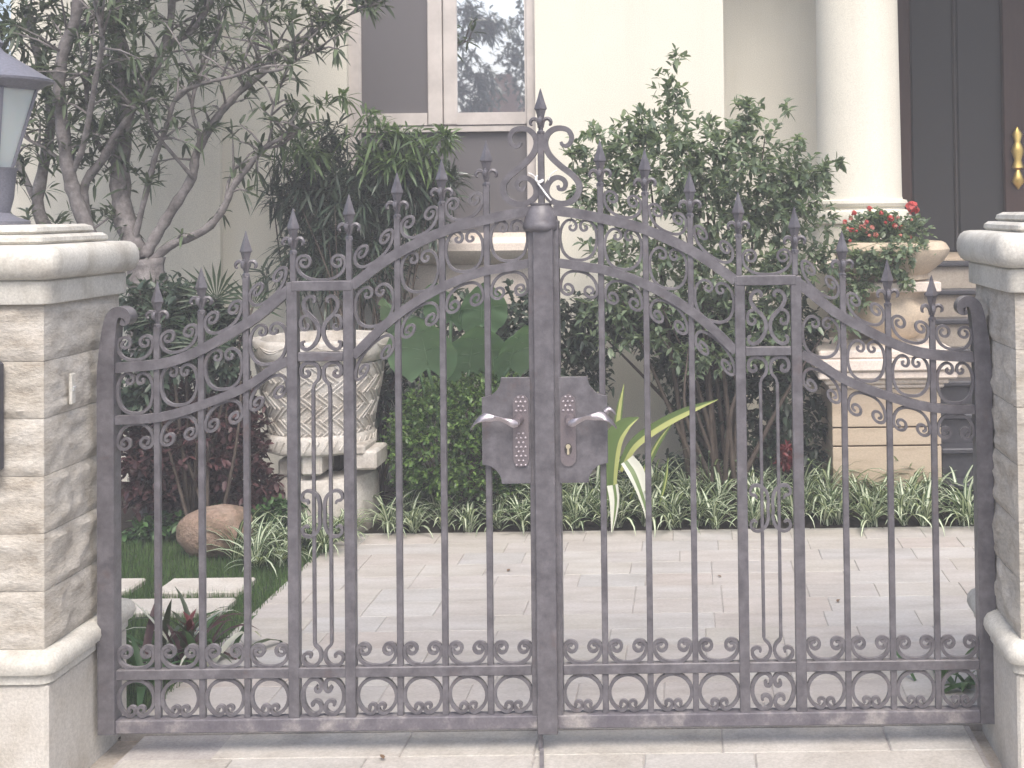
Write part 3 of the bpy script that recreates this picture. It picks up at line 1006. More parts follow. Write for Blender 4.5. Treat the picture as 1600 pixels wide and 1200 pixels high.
def cscroll(W, H, r, turns=1.35):
    """U lying on y=0 with both ends curling inwards at height H"""
    pts = []
    cxs, cys = -W / 2 + r, H - r
    n_ = 22
    for i in range(n_):
        q = i / (n_ - 1)
        th = PI - 2 * PI * turns * (1 - q)
        rad = r * (0.26 + 0.74 * q ** 0.9)
        pts.append((cxs + rad * math.cos(th), cys + rad * math.sin(th)))
    m_ = 16
    arc = []
    for i in range(1, m_):
        t_ = PI * i / m_
        arc.append((-W / 2 * math.copysign(abs(math.cos(t_)) ** 0.85, math.cos(t_)), (H - r) * (1 - abs(math.sin(t_)) ** 0.9)))
    return pts + arc + [(-a, b_) for a, b_ in pts[::-1]]

def ring_scroll(W, H):
    half = []
    for i in range(15):
        a_ = PI / 2 - (PI / 2 + math.radians(68)) * i / 14
        half.append((W / 2 * math.cos(a_), H / 2 + H / 2 * math.sin(a_)))
    half += [(7.0, 2.6), (3.2, 6.0), (1.6, 10.5), (3.5, 15.0), (8.0, 16.6), (11.6, 14.2), (11.8, 10.4), (9.2, 9.0)]
    half = half[:13] + catmull(half[13:], 3)
    return [(-a, b_) for a, b_ in half[::-1]] + half[1:]

def heart_scroll(W, H):
    half = [(0, 0), (8, 0.7), (16, 4), (23.5, 12), (28, 26), (28.3, 40), (25, 52), (18, 60), (10.5, 61.5), (4.6, 57.5), (3.2, 50.5), (7, 45.5), (12.5, 47), (13.2, 51.5), (10, 53)]
    half = [(a * W / 57, b_ * H / 62) for a, b_ in catmull(half, 3)]
    return [(-a, b_) for a, b_ in half[::-1]] + half[1:]

def place_scroll(s_, pts, hc, vbase, sl, flip, t_=5.4, dy=0.0065, nm='scroll'):
    out = []
    for (a, b_) in pts:
        v_ = vbase - b_ if not flip else vbase + b_
        v_ += sl * a
        out.append(P2(s_, hc + a, v_))
    n_ = len(out)
    wd = [t_ / S * (0.72 + 0.28 * math.sin(PI * i / (n_ - 1)) ** 0.5) for i in range(n_)]
    return part(nm, MB().ribbon(out, wd, -dy, dy), M['gate'], leafs[s_], 45)

BARS = [89, 159, 229, 466, 536, 605]
TIPS = {-1: {89: 218, 159: 246.5, 229: 266, 304.5: 299, 392: 320, 466: 355, 536: 411, 605: 432},
        1: {89: 220, 159: 235, 229: 270, 304.5: 304, 392: 328, 466: 366, 536: 413, 605: 437}}
def spear_mesh(s_, x, zt_, k, big=1.0):
    """forged spearhead, drooping leaves and collar; k metres per pixel"""
    m_ = MB()
    pr = [(0.4, 0), (1.7, 4), (4.2, 13), (7.6, 24), (9.8, 31), (9.9, 32.5), (8.2, 34), (6.6, 40), (5.0, 47), (4.6, 54), (3.6, 60), (3.8, 66), (5.8, 67.5), (6.2, 70), (5.6, 72.5), (4.6, 74)]
    m_.lathe([(r_ * k * big * 1.0, zt_ - d_ * k) for r_, d_ in pr][::-1], x, 0, 4, 1, 1, PI / 4 * 0)
    for a_ in (0, PI / 2, PI, 1.5 * PI):
        ca, sa = math.cos(a_ + 0.0), math.sin(a_ + 0.0)
        path = [(3.0, 62), (3.6, 55), (5.5, 50), (9.5, 47.5), (13.5, 48.5), (16, 52.5), (15.2, 56.5), (12.8, 57)]
        path = catmull(path, 2)
        pts3 = [(x + ca * r_ * k, sa * r_ * k, zt_ - d_ * k) for r_, d_ in path]
        m_.tube(pts3, [k * (2.0 + 1.3 * math.sin(PI * i / (len(pts3) - 1))) for i in range(len(pts3))], 5)
    return m_

for s_ in (-1, 1):
    L_ = leafs[s_]
    # stiles and posts
    path = [(681, 1135), (681, 800), (681, 580), (679, 545), (675.5, 510), (671, 488), (663, 479), (653, 480), (648, 487.5), (651, 494), (657, 493)]
    cpts = [P2(s_, h, v_) for h, v_ in path[:2]] + [P2(s_, h, v_) for h, v_ in catmull(path[2:], 4)]
    nn_ = len(cpts)
    wd = [26 / S if i < 4 else max(9, 26 - 16 * ((i - 4) / (nn_ - 5)) ** 0.8) / S for i in range(nn_)]
    part('end_post', MB().ribbon(cpts, wd, -0.028, 0.028), M['gate'], L_, 45)
    for h0, h1 in ((297, 313), (384.5, 401)):
        bar_(s_, h0, h1, 436, 1120, 0.0185, 'post')
    bar_(s_, 14.5, 24, 345, 1115, 0.022, 'stile')
    # rails
    bar_(s_, 14.6, 668.2, 1114, 1134.5, 0.024, 'bottom_rail', M['gate_dirty'], 0.003)
    bar_(s_, 24.2, 668.3, 1037, 1052.5, 0.0155, 'lower_rail')
    rail_curve(s_, TOP, 15.5, 0.0165)
    bar_(s_, 299, 393, 434.4, 449.6, 0.0205, 'panel_rail')
    rail_curve(s_, WTOP, 15.5, 0.0162)
    rail_curve(s_, LOW, 14, 0.0160)
    bar_(s_, 313.2, 384.3, 545.5, 559.5, 0.0150, 'panel_rail')
    rail_curve(s_, WLOW, 13.5, 0.0158)
    # bars with spearheads
    for h in BARS:
        bar_(s_, h - 4.7, h + 4.7, TIPS[s_][h] + 71, 1114.5, 0.010)
    for h in (304.5, 392):
        bar_(s_, h - 4.4, h + 4.4, TIPS[s_][h] + 71, 435, 0.0095)
    for h, tv in TIPS[s_].items():
        part('spearhead', spear_mesh(s_, XC + s_ * h / S, gz(tv), 1 / S), M['gate'], L_)
    # scroll rows
    bays = [(24, 84.3), (93.7, 154.3), (163.7, 224.3), (233.7, 297), (401, 461.3), (470.7, 531.3), (540.7, 600.3), (609.7, 668)]
    for (a, b_) in bays:
        hc, W = (a + b_) / 2, b_ - a - 3
        place_scroll(s_, cscroll(W, 36, 11), hc, 1036.5, 0, False)
        place_scroll(s_, ring_scroll(W, 58), hc, 1112.5, 0, False)
        top, low = (TOP, LOW) if hc < 300 else (WTOP, WLOW)
        # between the two curved rails
        gap = interp(low, hc) - interp(top, hc) - 16
        H_ = min(63, gap + 4)
        sl = slope(low, hc)
        place_scroll(s_, heart_scroll(W, H_), hc, interp(low, hc) - 1 - abs(sl) * 7, sl * 0.2, False, 4.5)
        # hanging below the lower curved rail
        place_scroll(s_, cscroll(W, 40, 11.3, 1.25), hc, interp(low, hc) + 15 + abs(sl) * 3, sl * 0.85, True, 4.5)
        if hc > 60:
            sl = slope(top, hc)
            place_scroll(s_, cscroll(W, 38, 11.5, 1.25), hc, interp(top, hc) - 1.5 - abs(sl) * 3, sl * 0.85, False, 4.5)
    place_scroll(s_, cscroll(76, 40, 12), 348.2, 433, 0, False, 4.3)
    # narrow panel: mirrored S scrolls, twin rods
    hc = 348.7
    for m_ in (-1, 1):
        def pp(lst, n_=4, wd_=6.0, nm='scroll'):
            c_ = [P2(s_, hc + m_ * a, v_) for a, v_ in catmull(lst, n_)]
            k_ = len(c_)
            w_ = [wd_ / S * (0.55 + 0.45 * math.sin(PI * min(1, max(0, i / (k_ - 1)))) ** 0.5) for i in range(k_)]
            part(nm, MB().ribbon(c_, w_, -0.0075 - 0.0007 * m_ - (0.0003 if wd_ < 5.2 else 0), 0.0075 + 0.0007 * m_), M['gate'], L_, 45)
        pp([(11, 466), (9, 470), (13, 471), (17, 465), (14, 457), (6.5, 457.5), (7, 466)] if False else
           [(13, 467), (10, 466), (10.5, 461), (16, 458), (22, 461), (26.5, 468), (25.5, 477), (19, 487), (9, 497), (3.5, 509), (4.5, 522), (12, 535), (22, 541.5), (29.5, 538), (30.5, 531), (26, 529)])
        pp([(15, 490), (22, 488), (29, 491), (32, 499), (30, 508), (24, 510.5), (19.5, 506), (22, 501)], 4, 4.8)
        # twin rod: curl, neck, straight rod, curl
        pp([(24, 574), (20, 577), (20, 582), (26, 584), (31, 579), (30.5, 569), (24, 562.5), (15, 562.5), (6.5, 567), (3.2, 576), (5, 588), (11, 595.5), (13.2, 604)], 4, 5.5)
        x0_, x1_ = 10.6, 15.8
        a_, b_ = sorted((XC + s_ * (hc + m_ * x0_) / S, XC + s_ * (hc + m_ * x1_) / S))
        part('rod', MB().box(a_, b_, -0.007, 0.007, gz(1000), gz(602), 0.0015), M['gate'], L_)
        pp([(13.2, 998), (12, 1003), (5.5, 1010), (3.0, 1019), (6, 1029), (14, 1035.5), (23, 1035), (30, 1028.5), (31, 1020), (25, 1015.5), (19, 1017.5), (19.5, 1023)], 4, 5.5)
        # the middle pair of scrolls
        pp([(21, 783), (23, 778), (29, 777), (31.5, 771), (27, 763.5), (17, 763), (7, 771), (3.5, 785), (4, 800), (3.6, 813), (8, 826), (18, 833.5), (28, 831), (31, 822), (26, 817), (21, 820)], 4, 5.0)
        # ring below
        pp([(9.5, 1067), (12, 1070), (10.5, 1074.5), (6, 1075), (3.2, 1070.5), (3.0, 1063), (7, 1057), (13, 1055), (22, 1059), (30.5, 1071), (32, 1086), (27, 1101), (17, 1111), (8, 1109), (3, 1102), (5.5, 1093), (12, 1090), (17, 1093), (16, 1098.5)], 3, 6.5)
    # lock plate
    hh = []
    v0, v1 = 588, 752
    def arcn(hc_, vc_, a0, a1, r_):
        return [(hc_ + r_ * math.cos(math.radians(a0 + (a1 - a0) * i / 7)), vc_ + r_ * math.sin(math.radians(a0 + (a1 - a0) * i / 7))) for i in range(8)]
    poly = [(22, v0), (67, v0)] + arcn(97, v0, 180, 90, 30) + [(97, v1 - 30)] + arcn(97, v1, 270, 180, 30) + [(22, v1)]
    part('lock_plate', MB().prism([P2(s_, h, v_) for h, v_ in poly], -0.030, -0.012), M['gate'], L_, 40)
    # escutcheon with studs and a twisted leaf lever
    hE = 36.5
    m_ = MB()
    poly = [(hE + 12 * math.cos(math.radians(a_)), 626 + 12 * math.sin(math.radians(a_))) for a_ in range(180, 361, 30)]
    poly += [(hE + 12 * math.cos(math.radians(a_)), 714 + 12 * math.sin(math.radians(a_))) for a_ in range(0, 181, 30)]
    m_.prism([P2(s_, h, v_) for h, v_ in poly], -0.036, -0.029)
    es = part('escutcheon', m_, M['escutcheon'], L_, 40)
    m_ = MB()
    rows = range(618, 724, 7) if s_ < 0 else range(618, 640, 7)
    for r_i, v_ in enumerate(rows):
        if 642 < v_ < 672:
            continue
        for k in range(3 if r_i % 2 else 2):
            h = hE + (-7 + 7 * k if r_i % 2 else -3.5 + 7 * k)
            x_, z_ = P2(s_, h, v_)
            m_.lathe([(0.0005, z_ - 0.0045), (0.0042, z_ - 0.002), (0.0050, z_), (0.0042, z_ + 0.002), (0.0005, z_ + 0.0045)], x_, -0.0365, 6, 1, 0.8)
    part('stud', m_, M['handle'], es, kind='stuff')
    if s_ > 0:
        x_, z_ = P2(s_, hE, 699)
        m_ = MB().prism([(x_ + 0.013 * math.cos(q), z_ + 0.013 * math.sin(q) * 1.5) for q in np.linspace(0, 2 * PI, 12, endpoint=False)], -0.0385, -0.0355)
        part('keyhole_rose', m_, M['seal'], es)
        m_ = MB().prism([(x_ + 0.008 * math.cos(q), z_ + 0.009 + 0.008 * math.sin(q)) for q in np.linspace(0, 2 * PI, 10, endpoint=False)], -0.042, -0.038)
        m_.prism([(x_ - 0.004, z_ - 0.017), (x_ + 0.004, z_ - 0.017), (x_ + 0.003, z_ + 0.004), (x_ - 0.003, z_ + 0.004)], -0.0415, -0.038)
        part('lock_cylinder', m_, M['pale_brass'], es)
    lev = part('handle_rose', MB().tube([(P2(s_, hE + 3, 652)[0], -0.034, P2(s_, 0, 653)[1]), (P2(s_, hE + 4, 652)[0], -0.075, P2(s_, 0, 653)[1])], [0.018, 0.013], 12), M['escutcheon'], L_, 40)
    base_pts = [(hE + 2, 655, -0.072, 0.010), (hE + 10, 654, -0.082, 0.013), (hE + 20, 650, -0.085, 0.008), (hE + 31, 646, -0.086, 0.006), (hE + 42, 645, -0.086, 0.011),
                (hE + 52, 644, -0.084, 0.016), (hE + 61, 647, -0.080, 0.019), (hE + 68, 653, -0.075, 0.017), (hE + 73, 660, -0.068, 0.011), (hE + 76, 665, -0.06, 0.003)]
    cc = catmull(base_pts, 4)
    vs_, fs_ = [], []
    for i, (h, v_, y_, wq) in enumerate(cc):
        x_, z_ = P2(s_, h, v_)
        tw = 0.9 + 0.6 * math.sin(i * 0.16)
        for k in (-1, 0, 1):
            vs_.append((x_, y_ + k * wq * math.cos(tw) * 0.8 - (0.004 if k == 0 else 0), z_ + k * wq * math.sin(tw) * 0.9 + (0.0035 if k == 0 else 0)))
            vs_.append((x_, y_ + k * wq * math.cos(tw) * 0.8 + 0.002, z_ + k * wq * math.sin(tw) * 0.9 - 0.0035))
    for i in range(len(cc) - 1):
        o_ = i * 6
        for (a, b_) in ((0, 2), (2, 4), (4, 5), (5, 3), (3, 1), (1, 0)):
            fs_.append((o_ + a, o_ + b_, o_ + b_ + 6, o_ + a + 6))
    part('handle_lever', MB().add(vs_, fs_), M['handle'], L_, 60)
    # leaf curl at the lever's far end
    if s_ > 0:
        vs_ = []
        cc = catmull([(96, 640, -0.06), (101, 636, -0.062), (107, 640, -0.06), (111, 645, -0.055)], 3)
        m_ = MB()
        m_.tube([(P2(s_, h, v_)[0], y_, P2(s_, h, v_)[1]) for h, v_, y_ in cc], [0.012 * (1 - 0.8 * i / (len(cc) - 1)) for i in range(len(cc))], 6)
        part('handle_lever', m_, M['handle'], L_, 60)

# centre cover strip, cap, lyre, spear: carried by the left leaf
Lf = leafs[-1]
xc0 = XC
part('cover_strip', MB().box(xc0 - 15.5 / S, xc0 + 16 / S, -0.040, -0.0225, gz(1141), gz(352), 0.003), M['gate'], Lf)
prof = [(17, 317), (17.5, 319), (16, 321), (20, 327), (24.5, 335), (26, 343), (27.5, 349), (29, 352), (28.5, 357), (24, 361), (20, 362)]
part('dome_cap', MB().lathe([(r_ / S, gz(v_)) for r_, v_ in prof][::-1], xc0 - 4 / S, 0, 28, 1, 0.95), M['gate'], Lf, 60)
xm = xc0 - 3.0 / S
part('bar', MB().box(xm - 5 / S, xm + 5 / S, -0.0105, 0.0105, gz(318), gz(210), 0.002), M['gate'], Lf)
part('spearhead', spear_mesh(-1, xm, gz(138), 1.0 / S), M['gate'], Lf)
for m_ in (-1, 1):
    lst = [(31.5, 222), (34, 227), (40, 228.5), (46.5, 223), (48, 213), (42, 203.5), (29, 200.5), (17, 204), (8.5, 214), (7, 227), (14, 243), (31, 260), (49, 274), (59, 288), (58, 302), (50, 313), (36, 318.5), (20, 316), (9, 306), (8.5, 293), (15, 282), (25, 277.5), (34, 280.5), (38, 288), (35, 295.5), (28, 296), (26, 290)]
    c_ = [(xm + m_ * a / S, gz(v_)) for a, v_ in catmull(lst, 4)]
    k_ = len(c_)
    w_ = [max(3.6, 9.6 * math.sin(PI * (0.06 + 0.88 * i / (k_ - 1))) ** 0.45) / S for i in range(k_)]
    part('lyre_scroll', MB().ribbon(c_, w_, -0.0098 - 0.0006 * m_, 0.0098 + 0.0006 * m_), M['gate'], Lf, 50)
# drop bolt under the meeting stiles
part('drop_bolt', MB().tube([(xc0 - 0.026, -0.012, gz(1000)), (xc0 - 0.026, -0.012, -0.02)], 0.0075, 10), M['gate'], Lf, 60)
sl0 = ground(846.5, 1156)
sl1 = ground(846.5, 1205)
mb = MB().add([(sl0.x - 0.007, sl0.y, 0.0035), (sl0.x + 0.007, sl0.y, 0.0035), (sl1.x + 0.007, sl1.y - 0.0, 0.0035), (sl1.x - 0.007, sl1.y, 0.0035)] + [(sl0.x - 0.007, sl0.y, -0.01), (sl0.x + 0.007, sl0.y, -0.01), (sl1.x + 0.007, sl1.y, -0.01), (sl1.x - 0.007, sl1.y, -0.01)], [(0, 1, 2, 3), (0, 4, 5, 1), (1, 5, 6, 2), (2, 6, 7, 3), (3, 7, 4, 0)])
part('bolt_channel', mb, M['gate'], apron)
# wire tie left on the lyre
mb = MB()
tp = [(-7, 272, -0.02), (-4, 282, -0.022), (2, 284, -0.024), (8, 281, -0.022), (6, 273, -0.02)]
p3 = lambda l: [(xm + a / S, y_, gz(v_)) for a, v_, y_ in l]
mb.tube(p3(catmull([(-5, 274, -0.016), (-8, 280, -0.02), (-3, 284, -0.022), (4, 281, -0.02), (1, 285, -0.022), (-4, 286, -0.022), (3, 296, -0.024), (12, 308, -0.026), (16, 313, -0.02)], 4)), 0.0032, 6)
mb.tube(p3(catmull([(-19, 270, -0.02), (-12, 273, -0.024), (-6, 279, -0.02)], 3)), 0.0018, 5)
mb.tube(p3(catmull([(26, 266, -0.02), (18, 271, -0.024), (12, 282, -0.02)], 3)), 0.0018, 5)
solo('wire_tie', mb, M['white'], 'white twisted wire tie knotted round the lyre scrolls on top', 'wire tie', smooth=60)

# ================================================================== GARDEN OBJECTS
# boulder
c0 = ground(322, 878)
mb = MB()
import bmesh
bm = bmesh.new()
bmesh.ops.create_icosphere(bm, subdivisions=4, radius=1)
for q in bm.verts:
    d_ = q.co.normalized()
    k = 1 + 0.10 * noise.noise(d_ * 1.4 + Vector((3, 1, 2))) + 0.035 * noise.noise(d_ * 4) + 0.012 * noise.noise(d_ * 12)
    sx_ = 0.186 * (abs(d_.x) ** 0.85 * math.copysign(1, d_.x))
    q.co = Vector((sx_ * k, d_.y * 0.15 * k, (math.copysign(abs(d_.z) ** 0.85, d_.z)) * 0.138 * k + 0.022 * d_.x * (1 if d_.z > 0 else 0.2)))
    q.co += Vector((c0.x, c0.y + 0.13, 0.125))
bm.verts.index_update()
mb.add([q.co[:] for q in bm.verts], [[q.index for q in f.verts] for f in bm.faces])
bm.free()
solo('boulder', mb, M['boulder'], 'rounded reddish brown boulder on the lawn by the striped plants', 'boulder', smooth=0)

# stone urn planter
UY = 3.02
us = (UY - CAM.y) / F_PX
ucx = at(502, 600, UY).x
def uz(v_):
    return at(502, v_, UY).z
urn = thing('stone_urn', 'large carved pale stone planter with woven pattern on a footed base', 'urn', (ucx, UY, 0))
mb = MB().lathe([(r_ * us, uz(v_)) for r_, v_ in ((84, 566), (97, 559), (103, 553), (107, 548), (107.5, 531), (106, 526), (99, 524.5), (90, 526), (87, 540))], ucx, UY, 56,
                fn=lambda th, z, r: 0.006 * abs(math.sin(th * 9)) if z < uz(530) else 0)
part('rim', mb, M['urn'], urn, 50)
# swags carved on the rim
mb = MB()
for k in range(14):
    a0 = k * 2 * PI / 14
    for rr_ in (0.0, 0.012):
        pts = []
        for j in range(9):
            a_ = a0 + (j / 8) * 2 * PI / 14
            sag = (0.034 - rr_) * math.sin(PI * j / 8)
            pts.append((ucx + math.cos(a_) * (107 * us + 0.003), UY + math.sin(a_) * (107 * us + 0.003), uz(532) - sag))
        mb.tube(pts, 0.0062, 5)
part('carving', mb, M['urn'], urn, 60, kind='stuff')
def ur(v_):
    return float(np.interp(v_, [562, 600, 640, 680, 700], [96, 90, 82, 76, 75])) * us
body = [(ur(v_), uz(v_)) for v_ in (700, 680, 660, 640, 620, 600, 580, 563)]
part('bowl', MB().lathe(body, ucx, UY, 48), M['urn'], urn, 0)
# woven relief: paired slats crossing
mb = MB()
rows, cols_ = 6, 18
for i in range(rows):
    va, vb = 688 - i * 20, 688 - (i + 1) * 20
    for k in range(cols_):
        for e_ in (-0.11, 0.11):
            pts = []
            for j in range(5):
                q = j / 4
                dirn = 1 if (i + 0) % 2 == 0 else -1
                a_ = (k + (0.5 if i % 2 else 0) + dirn * (q - 0.5) * 0.95 + e_ * 1.3) * 2 * PI / cols_
                v_ = va + (vb - va) * q * 1.25
                pts.append((ucx + math.cos(a_) * (ur(v_) + 0.004), UY + math.sin(a_) * (ur(v_) + 0.004), uz(v_)))
            mb.tube(pts, 0.0048, 5)
part('weave', mb, M['urn'], urn, 60, kind='stuff')
mb = MB().lathe([(70 * us, uz(697)), (83 * us, uz(696)), (85 * us, uz(690)), (85 * us, uz(674)), (82 * us, uz(670)), (74 * us, uz(669))], ucx - 3 * us, UY, 44)
part('base_ring', mb, M['urn'], urn, 40)
mb = MB()
for k in range(40):
    a0 = k * 2 * PI / 40
    pts = [(ucx - 3 * us + math.cos(a0 + q * 0.12) * (85 * us + 0.002), UY + math.sin(a0 + q * 0.12) * (85 * us + 0.002), uz(692 - q * 16)) for q in (0, 0.5, 1)]
    mb.tube(pts, 0.005, 5)
part('rope_carving', mb, M['urn'], urn, 60, kind='stuff')
part('core', MB().box(ucx - 30 * us, ucx + 30 * us, UY - 0.02, UY + 0.14, uz(735), uz(694)), M['soil'], urn)
for (u0, u1, v0, v1, y0, y1) in ((470, 502, 696, 744, UY - 0.27, UY + 0.02), (549, 588, 705, 735, UY - 0.25, UY + 0.02), (434, 462, 718, 744, UY - 0.16, UY + 0.12), (545, 570, 696, 712, UY - 0.26, UY + 0.0)):
    part('foot', MB().box(at(u0, v1, y0).x, at(u1, v1, y0).x, y0, y1, at(u0, v1, y0).z, at(u0, v0, y0).z, 0.012), M['urn'], urn)
mb = MB().lathe([(75 * us, -0.02), (78 * us, 0.05), (79 * us, uz(770)), (78 * us, uz(745)), (74 * us, uz(737)), (40 * us, uz(736))], at(510, 780, UY).x, UY + 0.02, 32)
part('plinth', mb, M['urn'], urn, 40)

# pedestal, vase and flower bowl
PY0 = 3.24
pe0, pe1 = at(1301, 700, PY0).x, at(1471, 700, PY0).x
ped = thing('stone_pedestal', 'square veined sandstone pedestal behind the low striped plants', 'pedestal', ((pe0 + pe1) / 2, PY0 + 0.3, 0))
def pz(v_):
    return at(1385, v_, PY0).z
pd = pe1 - pe0
part('pedestal_core', MB().box(pe0 + 0.012, pe1 - 0.012, PY0 + 0.012, PY0 + pd - 0.012, 0.0, pz(606)), M['sand_dark'], ped)
for (va, vb) in ((607, 666.5), (669, 695.5), (698, 790)):
    part('stone', MB().box(pe0, pe1, PY0, PY0 + pd, max(-0.02, pz(vb)), pz(va), 0.003), M['sandstone'], ped)
mb = MB()
for (o_, va, vb) in ((0.020, 599, 606), (0.045, 590, 598.6), (0.085, 577, 589.6), (0.105, 558, 576.6), (0.080, 545, 557.6)):
    mb.box(pe0 - o_, pe1 + o_, PY0 - o_, PY0 + pd + o_, pz(vb), pz(va), 0.008)
part('cap', mb, M['trim'], ped)
vx, vy = at(1394, 500, PY0 + pd / 2).x, PY0 + pd / 2
vsx = (vy - CAM.y) / F_PX
def vz(v_):
    return at(1394, v_, vy).z
vase = thing('stone_vase', 'bulging cream stone vase with square top on the sandstone pedestal', 'vase', (vx, vy, pz(545)))
prof = [(40, 541), (44, 537), (36, 531), (34, 527), (46, 520), (57, 506), (61, 492), (60, 480), (53, 470), (48, 464), (50, 458), (54, 454)]
part('body', MB().lathe([(r_ * vsx, vz(v_) if v_ != 541 else pz(545) + 0.001) for r_, v_ in prof], vx, vy, 36), M['terracotta'], vase, 40)
part('top', MB().box(vx - 60 * vsx, vx + 66 * vsx, vy - 60 * vsx, vy + 60 * vsx, vz(453), vz(438), 0.006), M['trim'], vase)
zt_ = vz(438)
bowl = thing('flower_bowl', 'round cream flower bowl on the vase, overflowing with geraniums', 'flower pot', (vx, vy, zt_))
prof = [(52, zt_ + 0.001), (58, zt_ + 0.012), (56, vz(428)), (66, vz(420)), (80, vz(408)), (89, vz(396)), (90, vz(389)), (84, vz(380)), (78, vz(377)), (72, vz(380)), (66, vz(392)), (30, vz(396))]
part('bowl', MB().lathe([(r_ * vsx, z_) for r_, z_ in prof], vx, vy, 36), M['terracotta'], bowl, 40)

# ================================================================== PLANTS
def plant(name, label, cat, loc, group=None):
    return thing(name, label, cat, loc, group)

def foliage(parent, batches, mats, nm='foliage'):
    me = leaf_mesh(nm, batches, mats, ORG[parent.name])
    o = link(nm, me, parent)
    ORG[o.name] = ORG[parent.name]
    o['kind'] = 'stuff'
    return o

def px_blobs(lst, Y, dep=0.35):
    """[(u,v,ru,rv[,dy])] ellipsoids measured in the picture at depth Y"""
    out = []
    k = (Y - CAM.y) / F_PX
    for q in lst:
        u, v_, ru, rv = q[:4]
        dy = q[4] if len(q) > 4 else 0
        out.append((at(u, v_, Y + dy)[:], (ru * k, max(0.12, min(ru, rv) * k * 0.9), rv * k)))
    return out

# --- tree on the left
TY = 3.05
tb = ground(232, 800)
tb = Vector((at(232, 450, TY).x, TY, 0))
tree = thing('garden_tree', 'many stemmed tree with bare grey branches behind the lantern pillar', 'tree', tb[:])
tk = (TY - CAM.y) / F_PX
mb = MB()
BR = []
def branch(pts, r0, r1, dys=None):
    n_ = len(pts)
    P = []
    for i, (u, v_) in enumerate(pts):
        dy = (dys[0] + (dys[1] - dys[0]) * i / (n_ - 1)) if dys else 0
        P.append(at(u, v_, TY + dy)[:])
    Cc = catmull(P, 4)
    k_ = len(Cc)
    rad = [(r0 * 0.64 + (r1 * 0.85 - r0 * 0.64) * i / (k_ - 1)) * tk * (1 + 0.12 * math.sin(i * 2.3)) for i in range(k_)]
    mb.tube(Cc, rad, 8)
    BR.append((Cc, rad))
trunk = [(248, 800), (240, 700), (236, 600), (232, 520), (230, 450), (226, 405)]
branch(trunk, 48, 34)
branch([(228, 420), (262, 386), (319, 360), (349, 326), (364, 292), (390, 259), (412, 232), (440, 216), (469, 202)], 12, 3, (0, -0.1))
branch([(226, 400), (246, 365), (270, 326), (300, 277), (307, 240), (337, 187), (371, 146), (412, 112), (427, 86), (469, 64), (510, 35)], 15, 3.5, (0, 0.1))
branch([(308, 238), (311, 213), (300, 165), (312, 122), (330, 80), (338, 38)], 5.5, 2)
branch([(352, 318), (357, 285), (368, 262), (380, 255)], 4, 2.5)
branch([(205, 395), (236, 270), (244, 240), (259, 202), (277, 150), (315, 131), (375, 116), (406, 97)], 8, 2.5, (0, -0.3))
branch([(215, 405), (192, 330), (188, 250), (196, 170), (190, 90), (180, 30), (182, -60)], 26, 12, (0, 0.15))
branch([(196, 180), (230, 120), (258, 75), (300, 48), (325, 10), (345, -40)], 11, 5, (0.15, 0.0))
branch([(200, 160), (250, 85), (268, 20), (262, -50)], 12, 6, (0.1, 0.25))
branch([(160, 410), (122, 320), (108, 270), (98, 200), (92, 130), (102, 70), (118, 30), (125, -40)], 18, 9, (-0.05, -0.3))
branch([(150, 400), (130, 300), (160, 250), (178, 215), (210, 170), (238, 120)], 13, 4, (0, -0.25))
branch([(110, 275), (128, 235), (140, 180), (150, 120), (160, 60), (148, 0)], 8, 4, (-0.1, -0.5))
branch([(100, 390), (60, 330), (70, 250), (80, 180), (60, 90), (40, 10)], 16, 7, (0.1, 0.35))
branch([(112, 262), (70, 232), (40, 215), (20, 190)], 5, 2)
branch([(60, 320), (30, 260), (10, 200), (-20, 130)], 9, 4, (0.2, 0.4))
branch([(185, 262), (150, 220), (135, 150), (140, 110)], 7, 3, (0.1, -0.2))
branch([(469, 64), (505, 42), (548, 22), (590, 4), (625, -20)], 3, 1.8, (0.1, -0.1))
branch([(412, 112), (440, 108), (470, 90), (500, 78)], 4, 2)
branch([(424, 210), (424, 180), (432, 150), (440, 128)], 3.5, 1.8)
branch([(412, 232), (440, 226), (468, 204), (492, 190)], 3.5, 2)
branch([(427, 86), (420, 60), (415, 30), (420, -10)], 4, 2)
branch([(302, 278), (265, 235), (238, 200), (225, 160)], 5, 2, (0, -0.3))
# twigs and leaf tips
tips, tdir = [], []
for Cc, rad in BR[1:]:
    k_ = len(Cc)
    for i in range(k_):
        q = i / (k_ - 1)
        pr_ = 0.05 if q < 0.35 else 0.34
        zf = Vector(Cc[i])
        upx = zf.z
        if upx > 2.35:
            pr_ *= 1.6
        for rep in range(2):
            if random.random() < pr_ and i > 1:
                d_ = Vector((random.gauss(0.1, 0.8), random.gauss(-0.1, 0.6), random.gauss(0.55, 0.45))).normalized()
                Ln = random.uniform(0.06, 0.30) * (1.25 if upx > 2.5 else 0.8)
                e = zf + d_ * Ln
                mb.tube([zf[:], (zf + d_ * Ln * 0.5 + Vector((0, 0, 0.015)))[:], e[:]], [0.008, 0.006, 0.0035], 5)
                tips.append(e[:])
                tdir.append(d_[:])
    tips.append(Cc[-1])
    dd = (Vector(Cc[-1]) - Vector(Cc[-3])).normalized()
    tdir.append(dd[:])
part('trunk', mb, M['bark'], tree, 0)
